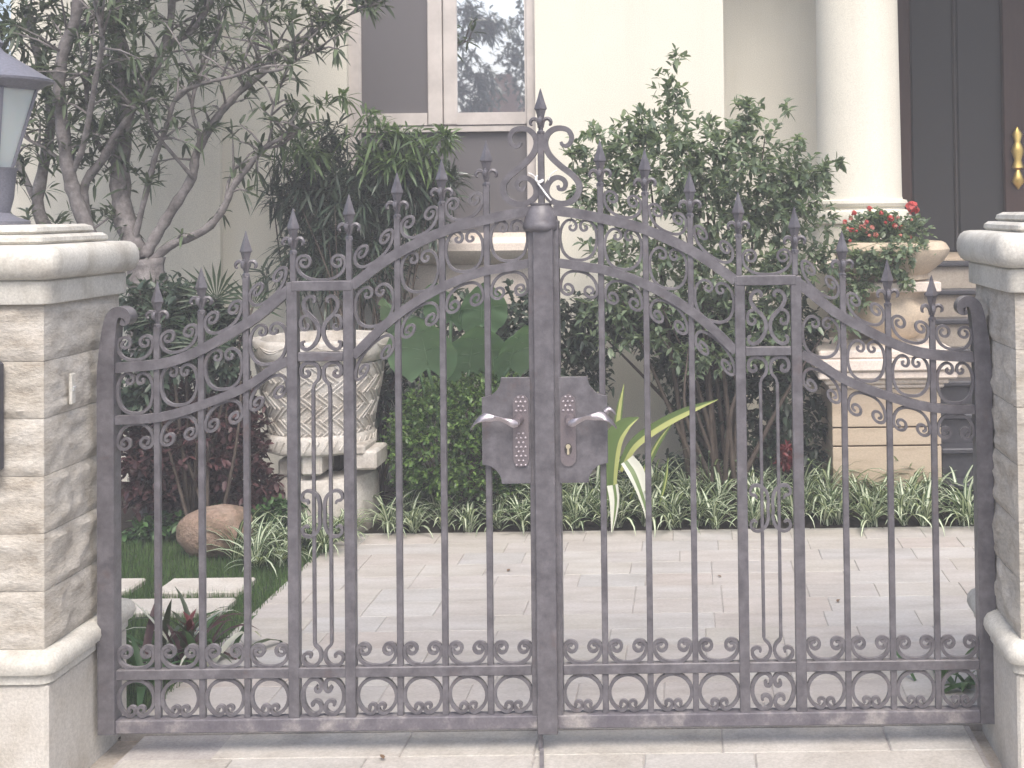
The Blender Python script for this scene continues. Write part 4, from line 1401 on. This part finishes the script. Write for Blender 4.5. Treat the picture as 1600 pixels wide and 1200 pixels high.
# the crown's leafy masses, higher and to the left, run on above the picture
extra = px_blobs([(60, 30, 90, 60), (30, 130, 60, 70), (190, 60, 90, 70), (140, 150, 70, 60), (225, 150, 60, 50), (190, 200, 55, 45), (250, 120, 50, 40), (300, -40, 130, 60), (100, -120, 190, 110), (380, -110, 150, 80), (430, 15, 60, 30),
                  (470, 5, 60, 22), (460, 78, 45, 22), (460, 170, 38, 22), (230, 215, 40, 30), (130, 210, 40, 30), (60, 350, 90, 30), (200, 345, 60, 25), (150, 330, 60, 25), (510, 40, 40, 20), (565, 8, 35, 16), (600, 0, 20, 14), (530, 30, 40, 16), (90, 100, 60, 40), (20, 60, 50, 60), (170, 110, 60, 40), (150, 260, 60, 40), (215, 270, 50, 40), (300, 30, 60, 40), (100, 370, 60, 25), (40, 260, 60, 50), (100, 200, 60, 60), (20, 20, 60, 50), (70, 120, 60, 60), (160, 20, 70, 40)], TY, 0.3)
extra += [((-3.0, TY - 0.1, 4.2), (1.0, 0.8, 0.45))]  # unseen crown mass added overhead to shade the left wall
T2, D2 = blob_tips(extra, 13, 0.1)
T_ = np.concatenate([np.array(tips), T2])
D_ = np.concatenate([np.array(tdir), D2 * 0.6 + np.array([0, 0, 0.6])])
D_ /= np.linalg.norm(D_, axis=1, keepdims=True)
bt = rosettes(T_, D_, 8, 0.112, 0.023, 0.85, 0.30, 0.05, (0.3, 0.7, 0.85, 0.7), 0.1, 0.05)
foliage(tree, [(bt, 0)], [M['leaf_tree']], 'crown')

# --- dark weeping shrub in front of the window
def leafy(name, label, cat, base, blobs, dens, k, L, W, mats, stem_mat, nstem=14, rad0=0.012, spread=0.9, droop=0.25, shell=0.45, group=None, shape=(0.3, 0.72, 1.0, 0.8), extra=None, up_bias=0.2, fold=0.15):
    th = thing(name, label, cat, base, group)
    T, D = blob_tips(blobs, dens, shell)
    m_ = MB()
    twigs(m_, base, T, rad0, nstem)
    part('stem', m_, stem_mat, th, 0, kind='stuff')
    bs = [(rosettes(T, D, k, L, W, spread, droop, 0.06, shape, fold, up_bias), 0)]
    if extra:
        bs += extra
    foliage(th, bs, mats)
    return th

WY = 3.52
bl = px_blobs([(560, 300, 110, 80), (640, 285, 85, 75), (470, 290, 60, 60), (610, 240, 70, 30), (510, 215, 45, 40), (670, 255, 45, 25), (500, 380, 80, 60), (570, 385, 60, 45), (700, 290, 35, 40), (440, 320, 35, 40), (520, 430, 120, 40), (440, 250, 30, 20), (640, 350, 60, 30)], WY)
T3, D3 = blob_tips(px_blobs([(590, 205, 60, 22), (665, 215, 60, 18), (500, 165, 22, 16), (455, 215, 30, 20), (535, 150, 16, 16), (575, 180, 30, 16), (705, 215, 25, 14), (620, 250, 90, 30), (480, 240, 50, 30)], WY - 0.2), 34, 0.2)
ex = [(rosettes(T3, D3, 8, 0.12, 0.018, 1.1, 0.35), 1)]
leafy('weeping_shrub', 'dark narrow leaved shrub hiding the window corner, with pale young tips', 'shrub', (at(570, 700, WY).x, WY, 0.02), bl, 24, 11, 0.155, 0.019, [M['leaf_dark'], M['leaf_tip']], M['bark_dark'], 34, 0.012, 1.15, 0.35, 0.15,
      shape=(0.3, 0.7, 0.9, 0.75), extra=ex, up_bias=0.1)

# --- big osmanthus like shrub on the right
OY = 3.15
bl = px_blobs([(1060, 250, 120, 90), (970, 260, 75, 75), (1160, 260, 110, 85), (1250, 290, 75, 65), (1045, 150, 38, 55), (1055, 90, 20, 22), (1010, 190, 60, 40), (1170, 185, 45, 40), (1120, 330, 160, 60), (1210, 340, 110, 60), (940, 320, 60, 45), (1000, 400, 120, 60), (1130, 420, 130, 70), (1230, 430, 70, 70),
               (1290, 270, 34, 22), (1310, 255, 18, 12), (1250, 220, 24, 16), (1080, 480, 140, 45), (960, 480, 80, 45), (1200, 500, 80, 50), (930, 210, 30, 25), (1290, 400, 45, 55), (1310, 480, 40, 55), (1000, 530, 90, 30), (1150, 560, 110, 40), (890, 240, 20, 16), (905, 290, 32, 45), (915, 235, 28, 28), (1230, 175, 14, 20), (1165, 165, 30, 16), (1080, 560, 60, 30)], OY)
leafy('osmanthus_shrub', 'tall green shrub with glossy leaves in front of the bright wall', 'shrub', (at(1125, 760, OY).x, OY + 0.15, 0.03), bl, 38, 7, 0.062, 0.026, [M['leaf_osm']], M['bark_dark'], 16, 0.020, 1.0, 0.2, 0.2, shape=(0.35, 0.72, 1.0, 0.75))

# --- box ball
BY = 3.12
bl = px_blobs([(720, 680, 116, 110), (760, 640, 78, 66), (665, 700, 70, 85), (790, 700, 55, 90), (700, 760, 90, 40)], BY)
leafy('box_bush', 'rounded green box bush with tiny leaves between urn and middle post', 'bush', (at(720, 800, BY).x, BY, 0.03), bl, 130, 7, 0.030, 0.019, [M['leaf_box']], M['bark_dark'], 30, 0.010, 1.0, 0.1, 0.72)

# --- dark maroon shrub
RY = 2.78
bl = px_blobs([(330, 690, 105, 90), (270, 720, 85, 80), (375, 690, 55, 75), (250, 640, 70, 60), (340, 620, 80, 50), (215, 720, 50, 80), (400, 750, 40, 40), (200, 640, 40, 50), (300, 770, 90, 40), (390, 780, 50, 30), (230, 780, 50, 30)], RY)
leafy('maroon_shrub', 'dark maroon leaved shrub behind the boulder and beside the urn', 'shrub', (at(320, 820, RY).x, RY, 0.0), bl, 85, 8, 0.050, 0.026, [M['leaf_red']], M['bark_dark'], 7, 0.012, 1.0, 0.15, 0.4)
# --- dark green shrub above it
GY = 2.62
bl = px_blobs([(310, 540, 80, 60), (250, 530, 70, 60), (350, 560, 40, 60), (220, 600, 60, 60), (340, 500, 55, 40), (290, 480, 70, 40), (215, 480, 45, 50), (270, 470, 60, 45)], GY)
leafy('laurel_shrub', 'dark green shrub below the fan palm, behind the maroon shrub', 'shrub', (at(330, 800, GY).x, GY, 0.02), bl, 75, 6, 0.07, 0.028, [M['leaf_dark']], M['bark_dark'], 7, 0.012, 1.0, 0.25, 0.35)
# shrubby dark mass behind the big leaves
HY = 3.55
bl = px_blobs([(700, 520, 130, 70), (800, 560, 90, 70), (900, 600, 60, 70), (640, 600, 90, 70), (830, 500, 70, 70), (870, 680, 70, 80), (930, 560, 40, 40), (900, 720, 60, 50), (990, 740, 60, 40)], HY)
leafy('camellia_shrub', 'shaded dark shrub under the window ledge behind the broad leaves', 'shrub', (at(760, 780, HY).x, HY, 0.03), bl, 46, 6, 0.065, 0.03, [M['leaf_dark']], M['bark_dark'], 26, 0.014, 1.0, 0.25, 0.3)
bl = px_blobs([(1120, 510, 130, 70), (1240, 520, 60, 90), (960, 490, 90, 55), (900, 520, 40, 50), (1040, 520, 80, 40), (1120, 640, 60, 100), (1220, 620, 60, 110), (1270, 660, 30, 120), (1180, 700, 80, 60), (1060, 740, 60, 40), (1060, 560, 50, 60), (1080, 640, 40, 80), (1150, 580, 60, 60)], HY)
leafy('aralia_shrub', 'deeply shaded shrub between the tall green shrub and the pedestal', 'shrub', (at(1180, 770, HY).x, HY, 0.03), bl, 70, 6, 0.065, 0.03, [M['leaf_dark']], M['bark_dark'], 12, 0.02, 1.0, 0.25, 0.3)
# ground cover by the boulder
CY = 2.72
th = None
cov = thing('ground_cover', 'low green ground cover behind the boulder and under the maroon shrub', 'ground cover', (at(300, 830, CY).x, CY, 0.0))
T, D = blob_tips(px_blobs([(240, 820, 60, 24), (330, 805, 80, 22), (410, 805, 60, 24), (440, 790, 40, 24), (210, 840, 30, 22)], CY), 130, 0.1)
foliage(cov, [(rosettes(T, D, 5, 0.05, 0.024, 1.0, 0.2), 0)], [M['leaf_cover']])

# --- fan palm
fp = thing('fan_palm', 'small fan palm with stiff rayed leaves beside the lantern pillar', 'palm', (at(300, 800, 2.6).x, 2.6, 0.0))
mb = MB()
for (u, v_, yaw_, dy, sc2) in ((338, 468, 0.2, 0.0, 1.0), (285, 478, 0.5, 0.12, 0.8), (395, 480, -0.3, 0.05, 0.85), (255, 500, 0.7, -0.05, 0.7), (320, 540, -0.5, -0.12, 0.85), (240, 470, 0.5, 0.2, 0.75)):
    hub = at(u, v_, 2.6 + dy)
    m_ = MB()
    for k in range(17):
        a_ = math.radians(-10 + 200 * k / 16)
        d_ = Vector((math.cos(a_), -0.25 - 0.2 * abs(math.cos(a_)), math.sin(a_))).normalized()
        Ln = 0.25 * sc2 * random.uniform(0.88, 1.08)
        sdv = d_.cross(Vector((0, -1, 0.2))).normalized() * 0.0085 * sc2
        p1 = hub + d_ * Ln * 0.55
        p2 = hub + d_ * Ln + Vector((0, 0, -0.02))
        m_.add([hub[:], (p1 + sdv)[:], (p1 + Vector((0, 0.004, 0)))[:], (p1 - sdv)[:], p2[:]], [(0, 1, 2), (0, 2, 3), (1, 4, 2), (2, 4, 3)])
    part('leaf', m_, M['leaf_palm'], fp)
    mb.tube([(ORG[fp.name] + Vector((0, 0, 0.05)))[:], (ORG[fp.name].lerp(hub, 0.6) + Vector((0, 0, 0.15)))[:], hub[:]], [0.012, 0.009, 0.006], 6)
part('stalk', mb, M['bark_dark'], fp, 0)

# --- broad leaved plant (elephant ear)
EY = 2.98
ee = thing('elephant_ear', 'plant with very broad heart shaped green leaves above the box bush', 'plant', (at(690, 790, EY).x, EY + 0.1, 0.02))
stalks = MB()
def big_leaf(u, v_, lw, ll, yaw_, tilt, roll_, dy=0.0):
    c_ = at(u, v_, EY + dy)
    kk = (EY - CAM.y) / F_PX
    Lw, Ll = lw * kk, ll * kk
    vs_, fs_ = [], []
    nu, nv = 10, 12
    for j in range(nv + 1):
        t_ = j / nv
        hw = (math.sin(PI * min(1, t_ * 0.92 + 0.08)) ** 0.62) * (1 - 0.25 * t_) if t_ < 1 else 0.0
        for i in range(nu + 1):
            s2 = -1 + 2 * i / nu
            yy = (t_ - 0.4) * Ll - (0.18 * Ll * abs(s2) ** 1.5 * (1 - t_) ** 2)
            xx = s2 * hw * Lw * 0.55
            zz = -0.20 * Lw * abs(s2) ** 1.6 * hw - 0.25 * Ll * t_ ** 2 + 0.010 * abs(math.sin(j * 1.57)) * abs(s2) + 0.006 * math.sin(i * 2.1) * math.sin(j * 1.9) + 0.012 * math.sin(j * 1.6) * abs(s2)
            vs_.append((xx, yy, zz))
    fs_ = [(j * (nu + 1) + i, j * (nu + 1) + i + 1, (j + 1) * (nu + 1) + i + 1, (j + 1) * (nu + 1) + i) for j in range(nv) for i in range(nu)]
    Rm = Matrix.Rotation(yaw_, 3, 'Z') @ Matrix.Rotation(tilt, 3, 'X') @ Matrix.Rotation(roll_, 3, 'Y')
    vs_ = [(c_ + Rm @ Vector(q))[:] for q in vs_]
    lm = MB().add(vs_, fs_)
    nrm_ = Rm @ Vector((0, 0, 0.003))
    g_ = lambda i, j: Vector(vs_[j * (nu + 1) + i]) + nrm_
    lm.tube([g_(nu // 2, j)[:] for j in range(1, nv)], [0.0055 * (1 - j / nv) + 0.001 for j in range(1, nv)], 5, 1)
    for j in (2, 4, 6, 8):
        for sg in (-1, 1):
            lm.tube([g_(nu // 2, j)[:], g_(nu // 2 + sg * 2, min(nv, j + 1))[:], g_(nu // 2 + sg * 4, min(nv, j + 2))[:]], [0.0032, 0.0025, 0.001], 4, 1)
    part('leaf', lm, [M['leaf_big'], M['leaf_vein']], ee, 0)
    b_ = ORG[ee.name]
    at_ = c_ + Rm @ Vector((0, -0.38 * Ll, -0.002))
    stalks.tube(catmull([b_[:], (b_.lerp(at_, 0.55) + Vector((0, 0.05, 0.12)))[:], at_[:]], 4), 0.010, 6)
big_leaf(664, 540, 112, 100, 2.95, 1.25, 0.1, -0.12)
big_leaf(628, 500, 70, 80, 2.5, 1.2, -0.2, 0.1)
big_leaf(735, 548, 110, 90, 3.5, 1.2, 0.15, 0.05)
big_leaf(800, 545, 90, 90, 3.7, 1.15, 0.2, 0.1)
big_leaf(752, 480, 80, 80, 3.3, 1.3, 0.2, 0.15)
big_leaf(700, 475, 85, 75, 2.8, 1.25, -0.2, 0.15)
part('stalk', stalks, M['leaf_big'], ee, 0)

# --- striped cordyline (broad yellow edged straps)
QY = 2.95
cordb = at(985, 815, QY)
co = thing('striped_flax', 'clump of broad yellow edged strap leaves right of the lock plates', 'plant', (cordb.x, QY, 0.03))
def strap(pix, wds, cols, mats, nm='leaf', dy=(0, 0), face=(0, -1, 0.25)):
    """strap leaf whose midrib passes through picture points at depth QY"""
    n_ = len(pix)
    P = [at(u, v_, QY + dy[0] + (dy[1] - dy[0]) * i / (n_ - 1))[:] + (wds[i],) for i, (u, v_) in enumerate(pix)]
    Cc = catmull(P, 5)
    kk = (QY - CAM.y) / F_PX
    vs_, fs_, ms = [], [], []
    k_ = len(Cc)
    for i in range(k_):
        p = Vector(Cc[i][:3])
        d_ = (Vector(Cc[min(k_ - 1, i + 1)][:3]) - Vector(Cc[max(0, i - 1)][:3])).normalized()
        sv = d_.cross(Vector(face)).normalized()
        nrm = sv.cross(d_)
        wv = max(0.3, Cc[i][3]) * kk / 2
        for s2 in (-1, -0.55, 0, 0.55, 1):
            vs_.append((p + sv * wv * s2 + nrm * wv * 0.25 * abs(s2))[:])
    for i in range(k_ - 1):
        for q in range(4):
            fs_.append((i * 5 + q, i * 5 + q + 1, i * 5 + q + 6, i * 5 + q + 5))
            ms.append(cols[q])
    m_ = MB()
    m_.v, m_.f, m_.mi = vs_, fs_, ms
    part(nm, m_, mats, co, 0)
gy = [M['cordy_green'], M['cordy_yellow']]
gw = [M['cordy_green'], M['cordy_white']]
strap([(968, 735), (990, 695), (1030, 665), (1075, 642), (1122, 624)], [10, 17, 17, 13, 1], (0, 0, 1, 1), gy, dy=(0, -0.15))
strap([(955, 800), (952, 740), (958, 690), (975, 665), (998, 652)], [12, 26, 30, 22, 2], (0, 0, 0, 1), gy, dy=(0, -0.05))
strap([(962, 740), (963, 690), (968, 640), (975, 600)], [8, 13, 10, 1], (0, 1, 1, 0), gy, dy=(0.1, 0.1))
strap([(985, 780), (1010, 730), (1030, 690), (1055, 655)], [6, 9, 8, 1], (0, 1, 0, 0), gy, dy=(0, -0.1))
strap([(940, 790), (944, 740), (940, 690), (930, 640)], [8, 14, 12, 1], (0, 0, 1, 1), gy, dy=(0.1, 0.15))
strap([(1014, 832), (1012, 800), (1004, 768), (993, 738), (980, 719)], [3, 12, 19, 26, 22], (1, 0, 1, 1), gw, nm='leaf', dy=(-0.2, -0.05), face=(0.2, -1, 0.1))
strap([(956, 832), (959, 805), (960, 780), (957, 758)], [2, 10, 15, 17], (1, 1, 0, 1), gw, dy=(-0.22, -0.15))
strap([(1030, 790), (1040, 750), (1044, 715)], [3, 6, 1], (0, 0, 1, 0), gy)

# --- spider plants along the bed
def spider_mesh(seed, nb, cream=0.45):
    rs = random.Random(seed)
    m_ = MB()
    for k in range(nb):
        yaw_ = rs.uniform(0, 2 * PI)
        L_ = rs.uniform(0.20, 0.38)
        lift = rs.uniform(0.7, 1.5)
        blade(m_, (rs.gauss(0, 0.012), rs.gauss(0, 0.012), 0), yaw_, L_, rs.uniform(0.019, 0.028), lift, rs.uniform(1.3, 2.8), (1, 0), 6, rs.choice([0.42, 0.55, 0.68]))
    me_ = bpy.data.meshes.new('spider_plant')
    me_.from_pydata(m_.v, [], m_.f)
    me_.materials.append(M['blade_green'])
    me_.materials.append(M['blade_cream'])
    me_.polygons.foreach_set('material_index', m_.mi)
    me_.polygons.foreach_set('use_smooth', [True] * len(m_.f))
    me_.update()
    return me_
SP = [spider_mesh(i, 30 + 4 * (i % 3)) for i in range(7)]
def spider(x, y_, sc2, label, group, z=0.01):
    o = link('spider_plant', random.choice(SP), None, (x, y_, z))
    o.rotation_euler = (random.gauss(0, 0.08), random.gauss(0, 0.08), random.uniform(0, 6.28))
    o.scale = (sc2, sc2, sc2 * random.uniform(0.9, 1.1))
    return tag(o, label, 'spider plant', group)
ORDN = ['', 'first', 'second', 'third', 'fourth', 'fifth', 'sixth', 'seventh', 'eighth', 'ninth', 'tenth', 'eleventh', 'twelfth', 'thirteenth', 'fourteenth']
def row_of(rname, yo, z, x0, x1, n_, smin, smax, gname):
    for i in range(n_):
        x = x0 + (x1 - x0) * (i + 0.5) / n_
        half = i < (n_ + 1) // 2
        lb = 'striped spider plant, %s in the %s row counted from the %s' % (ORDN[i + 1] if half else ORDN[n_ - i], rname, 'stone urn' if half else 'porch steps')
        spider(x + random.gauss(0, 0.025), YB + yo + random.gauss(0, 0.03), random.uniform(smin, smax) * (0.92 if x < -0.9 else 1.0), lb, gname, z)
row_of('front', 0.045, 0.0, -1.74, 1.62, 24, 0.88, 1.08, 'spider plants edging the far side of the paving')
row_of('middle', 0.24, 0.03, -1.70, 1.60, 22, 0.88, 1.12, 'spider plants edging the far side of the paving')
row_of('back', 0.42, 0.05, -1.05, 1.50, 14, 0.9, 1.2, 'spider plants edging the far side of the paving')
for (u, v_, lb) in ((372, 872, 'striped spider plant leaning on the boulder, lowest of the clump'), (404, 884, 'striped spider plant at the front tip of the clump on the lawn'), (436, 880, 'striped spider plant at the lawn corner, front right of the clump'),
                    (455, 862, 'striped spider plant at the paving edge before the outer panel post'), (420, 858, 'striped spider plant in the middle of the clump between boulder and urn'), (385, 848, 'striped spider plant behind the boulder side of the clump'),
                    (440, 842, 'striped spider plant at the back of the clump, under the maroon shrub'), (480, 850, 'striped spider plant between the twin rods, left of the urn plinth corner'), (508, 858, 'striped spider plant between the twin rods, nearest the paving'),
                    (528, 840, 'striped spider plant in front of the urn plinth'), (490, 830, 'striped spider plant tight against the urn plinth'), (548, 838, 'striped spider plant at the right end of the clump under the urn')):
    g_ = ground(u, v_ + 4)
    spider(g_.x, g_.y, random.uniform(0.72, 0.95), lb, 'spider plants between boulder and urn', 0.0)
# flower stalks
mb = MB()
for (u0, v0, u1, v1, u2, v2) in ((1305, 790, 1290, 745, 1263, 718), (1090, 770, 1096, 740, 1094, 712), (1180, 770, 1160, 730, 1150, 720), (1110, 760, 1107, 730, 1108, 706), (1205, 760, 1207, 735, 1204, 715)):
    mb.tube(catmull([at(u0, v0, 2.95)[:], at(u1, v1, 2.93)[:], at(u2, v2, 2.9)[:]], 4), 0.0022, 5)
    e = at(u2, v2, 2.9)
    mb.lathe([(0.001, e.z - 0.008), (0.009, e.z), (0.001, e.z + 0.008)], e.x, e.y, 6)
solo('flower_stalk', mb, M['leaf_tip'], 'thin arching flower stalks rising from the spider plants', 'flower stalks', kind='stuff')

# --- red leaved bromeliad behind the left gate bottom, and small ones
def bromeliad(x, y_, n_, Lm, label, red=True, seed=1, sc2=1.0, mats=None):
    rs = random.Random(seed)
    b_ = thing('bromeliad', label, 'plant', (x, y_, 0), 'red leaved plants by the pillars' if False else None)
    for k in range(n_):
        m_ = MB()
        blade(m_, (x + rs.gauss(0, 0.07), y_ + rs.gauss(0, 0.05), 0.0), k * 2.4 + rs.gauss(0, 0.2), Lm * rs.uniform(0.6, 1.1), 0.030 * sc2 * rs.uniform(0.7, 1.3), rs.uniform(0.35, 1.4), rs.uniform(0.3, 2.4), (0, 0), 6, 0.5)
        part('leaf', m_, mats or rs.choice([M['brom'], M['brom'], M['leaf_red'], M['leaf_cover'], M['cordy_white']]), b_, 0)
    if red:
        for k in range(5):
            m_ = MB()
            blade(m_, (x + rs.gauss(0.03, 0.02), y_, 0.12), k * 1.3, 0.10, 0.03, 0.9, 0.4, (0, 0), 4, 0.5)
            part('bract', m_, M['brom_red'], b_, 0)
    return b_
g_ = ground(285, 1035)
bromeliad(g_.x, g_.y, 54, 0.32, 'dark red and green leaved plant on the lawn just behind the gate', True, 3)
g2 = ground(232, 1062)
bromeliad(g2.x, g2.y - 0.1, 16, 0.30, 'green strap leaved plant against the inner side of the lantern pillar', False, 8, 1.0, M['leaf_cover'])
g3 = ground(1512, 1090)
bromeliad(g3.x, g3.y + 0.1, 14, 0.20, 'small green plant in the corner behind the bare capped pillar', False, 5, 1.1, M['leaf_cover'])
# low leafy edging by lawn corner
# --- red low plants deep in the bed
rp = thing('red_bedding_plant', 'dark red bedding plant half hidden in shade left of the pedestal', 'plant', (at(1225, 740, 3.2).x, 3.2, 0.03))
T, D = blob_tips(px_blobs([(1228, 712, 16, 22), (1060, 720, 30, 16), (990, 700, 10, 10)], 3.2)[:1], 500, 0.2)
foliage(rp, [(rosettes(T, D, 5, 0.06, 0.02), 0)], [M['brom_red']])

# --- geraniums in the bowl
ge = thing('geranium', 'red and salmon flowering geranium spilling from the bowl on the vase', 'flowers', (vx, vy, zt_ + 0.05))
bl = px_blobs([(1375, 358, 62, 30), (1340, 378, 44, 34, -0.1), (1425, 362, 38, 28, -0.12), (1350, 408, 50, 30, -0.3), (1400, 395, 46, 30, -0.34), (1340, 455, 34, 34, -0.28), (1370, 340, 40, 16), (1385, 425, 34, 16, -0.3), (1440, 385, 22, 14, -0.25), (1415, 440, 16, 22, -0.3)], vy)
T, D = blob_tips(bl, 170, 0.25)
sm = MB()
twigs(sm, (vx, vy, vz(392)), T, 0.005, 30)
foliage(ge, [(rosettes(T, D, 5, 0.036, 0.026, 1.0, 0.15, shape=(0.35, 0.75, 1.0, 0.9)), 0)], [M['leaf_osm']])
def flower_head(u, v_, r_, mat_, dy=-0.12):
    c_ = at(u, v_, vy + dy)
    kk = r_ * vsx
    uu = unit(20)
    uu[:, 1] -= 0.3
    uu[:, 2] += 0.3
    uu /= np.linalg.norm(uu, axis=1, keepdims=True)
    pos = np.array(c_) + uu * kk * 0.7
    d_ = np.cross(uu, unit(20))
    me = leaf_mesh('flower_head', [(leaf_arrays(pos - d_ * kk * 0.3, d_, uu, np.full(20, kk * 0.9), np.full(20, kk * 0.8), 0.0, 0.1), 0)], [mat_], ORG[ge.name])
    o = link('flower_head', me, ge)
    ORG[o.name] = ORG[ge.name]
    p0 = Vector((vx + random.gauss(0, 0.06), vy + random.gauss(0, 0.04), vz(385)))
    sm.tube([p0[:], p0.lerp(c_, 0.6)[:], c_[:]], 0.0028, 5)
flower_head(1425, 325, 12, M['petal'], -0.05)
for q in range(16):
    flower_head(random.uniform(1320, 1425), random.uniform(335, 385), random.uniform(2.5, 4), random.choice([M['petal'], M['petal_pink']]), -0.2)
for (u, v_, r_) in ((1334, 333, 5), (1358, 326, 5), (1331, 360, 5), (1392, 341, 6), (1408, 356, 5), (1320, 346, 4), (1398, 352, 5), (1377, 333, 4)):
    flower_head(u, v_, r_, M['petal'])
for (u, v_, r_) in ((1352, 360, 6), (1368, 367, 5), (1346, 356, 5), (1362, 356, 5)):
    flower_head(u, v_, r_, M['petal_pink'])
part('stem', sm, M['leaf_tip'], ge, 0, kind='stuff')

# --- fallen leaves on the paving
for (u, v_, lb) in ((599, 1188, 'brown dry leaf lying in front of the gate left of the bolt'), (1308, 942, 'small dry leaf on the paving beyond the right hand bars'), (793, 894, 'dry leaf on the pinkish tile left of the middle post'), (1127, 903, 'tiny dry leaf on the paving left of the narrow panel')):
    g_ = ground(u, v_)
    d_ = np.array([[math.cos(u), math.sin(u), 0.15]])
    me = leaf_mesh('fallen_leaf', [(leaf_arrays(np.array([[0, 0, 0.004]]), d_, np.array([[0.1, 0.2, 1.0]]), np.array([0.03]), np.array([0.016]), 0.0, 0.25), 0)], [M['dry']])
    o = link('fallen_leaf', me, None, g_[:])
    tag(o, lb, 'leaf', 'dry leaves on the paving')

# ================================================================== ACROSS THE STREET (mirrored in the window)
def mirror_pt(u, v_, Yobj):
    """world point behind the camera that the window pane shows at picture point u,v"""
    r = ray(u, v_)
    Yv = 2 * (YF + 0.028) - Yobj
    t_ = (Yv - CAM.y) / r.y
    q = CAM + r * t_
    return Vector((q.x, Yobj, q.z))
SY = -17.0
bt_ = mirror_pt(720, 300, SY)
st = thing('street_tree', 'leafy tree across the street, mirrored in the window pane', 'tree', (bt_.x - 1.2, SY, -0.05))
m_ = MB()
b0 = ORG[st.name]
m_.tube(catmull([b0[:], (b0 + Vector((0.1, 0, 2.0)))[:], (b0 + Vector((0.0, 0.1, 4.2)))[:], (b0 + Vector((0.2, 0, 6.8)))[:]], 4), [0.2 - 0.011 * i for i in range(13)], 8)
tips_l, dirs_l = [], []
for (u, v_) in ((735, 10), (752, 25), (770, 35), (782, 42), (740, 45), (725, 60), (755, 48), (730, 90), (728, 110), (742, 118), (760, 112), (745, 140), (735, 155), (725, 130), (760, 135), (755, 165), (725, 20), (728, 30), (722, 150), (765, 160), (735, 30), (760, 40), (745, 125), (738, 170)):
    c_ = mirror_pt(u, v_, SY)
    m_.tube([(b0 + Vector((0, 0, max(1.8, c_.z - 1.2)))).lerp(c_, 0.05)[:], b0.lerp(c_, 0.6)[:2] + (c_.z - 0.25,), c_[:]], [0.03, 0.02, 0.008], 5)
    for q in range(9):
        tips_l.append((c_ + Vector((random.gauss(0, 0.16), random.gauss(0, 0.2), random.gauss(0, 0.10))))[:])
        dirs_l.append(Vector((random.gauss(0.5, 0.6), random.gauss(0, 0.5), random.gauss(-0.1, 0.4))).normalized()[:])
part('trunk', m_, M['bark_dark'], st, 0)
foliage(st, [(rosettes(np.array(tips_l), np.array(dirs_l), 7, 0.30, 0.06, 0.8, 0.5), 0)], [M['leaf_dark']], 'crown')
bt2 = mirror_pt(815, 300, SY - 2)
st2 = thing('street_tree', 'bushy tree across the street beside the brown roof, mirrored in the window', 'tree', (bt2.x + 0.9, SY - 2, -0.05))
b0 = ORG[st2.name]
m_ = MB().tube(catmull([b0[:], (b0 + Vector((-0.1, 0, 2.2)))[:], (b0 + Vector((0.05, 0, 5.5)))[:]], 4), [0.18 - 0.015 * i for i in range(9)], 8)
part('trunk', m_, M['bark_dark'], st2, 0)
tips_l, dirs_l = [], []
for (u, v_) in ((812, 40), (818, 60), (805, 65), (795, 75), (812, 85), (820, 95), (800, 90), (785, 80), (810, 110), (818, 125), (804, 130), (812, 150), (820, 165), (800, 100), (822, 20), (815, 30), (790, 95)):
    c_ = mirror_pt(u, v_, SY - 2)
    for q in range(9):
        tips_l.append((c_ + Vector((random.gauss(0, 0.15), random.gauss(0, 0.3), random.gauss(0, 0.13))))[:])
        dirs_l.append(Vector((random.gauss(-0.2, 0.7), random.gauss(0, 0.5), random.gauss(0.3, 0.5))).normalized()[:])
foliage(st2, [(rosettes(np.array(tips_l), np.array(dirs_l), 7, 0.17, 0.07, 0.9, 0.2), 0)], [M['leaf_dark']], 'crown')
# small brown roofed gatehouse
gh0, gh1 = mirror_pt(762, 178, SY - 4), mirror_pt(800, 110, SY - 4)
gh = thing('gatehouse', 'small brown roofed gatehouse across the street, mirrored in the window', 'house', ((gh0.x + gh1.x) / 2, SY - 4, -0.05))
xa, xb = sorted((gh0.x, gh1.x))
part('wall', MB().box(xa + 0.1, xb - 0.1, SY - 5.5, SY - 4.2, -0.05, gh1.z - 1.2), M['roof'], gh)
zr = gh1.z - 1.2
part('roof', MB().add([(xa - 0.3, SY - 3.9, zr), (xb + 0.3, SY - 3.9, zr), (xb + 0.3, SY - 5.8, zr), (xa - 0.3, SY - 5.8, zr), ((xa + xb) / 2 - 0.2, SY - 4.85, gh1.z), ((xa + xb) / 2 + 0.2, SY - 4.85, gh1.z)],
                      [(0, 1, 5, 4), (1, 2, 5), (2, 3, 4, 5), (3, 0, 4), (0, 3, 2, 1)]), M['roof'], gh)

# ================================================================== GLARE VEIL
hm = bpy.data.materials.new('glare_veil')
hm.use_nodes = True
ht = hm.node_tree
ht.nodes.remove(ht.nodes['Principled BSDF'])
pv = ht.nodes.new('ShaderNodeVolumePrincipled')
pv.inputs['Color'].default_value = (0.97, 0.965, 0.975, 1)
pv.inputs['Density'].default_value = HAZE
pv.inputs['Anisotropy'].default_value = 0.0
ht.links.new(pv.outputs[0], ht.nodes['Material Output'].inputs['Volume'])
hz = link('glare_veil', MB().box(-62, 62, -62, 62, -1.05, 9.5).mesh('glare_veil', hm))
tag(hz, kind='stuff')
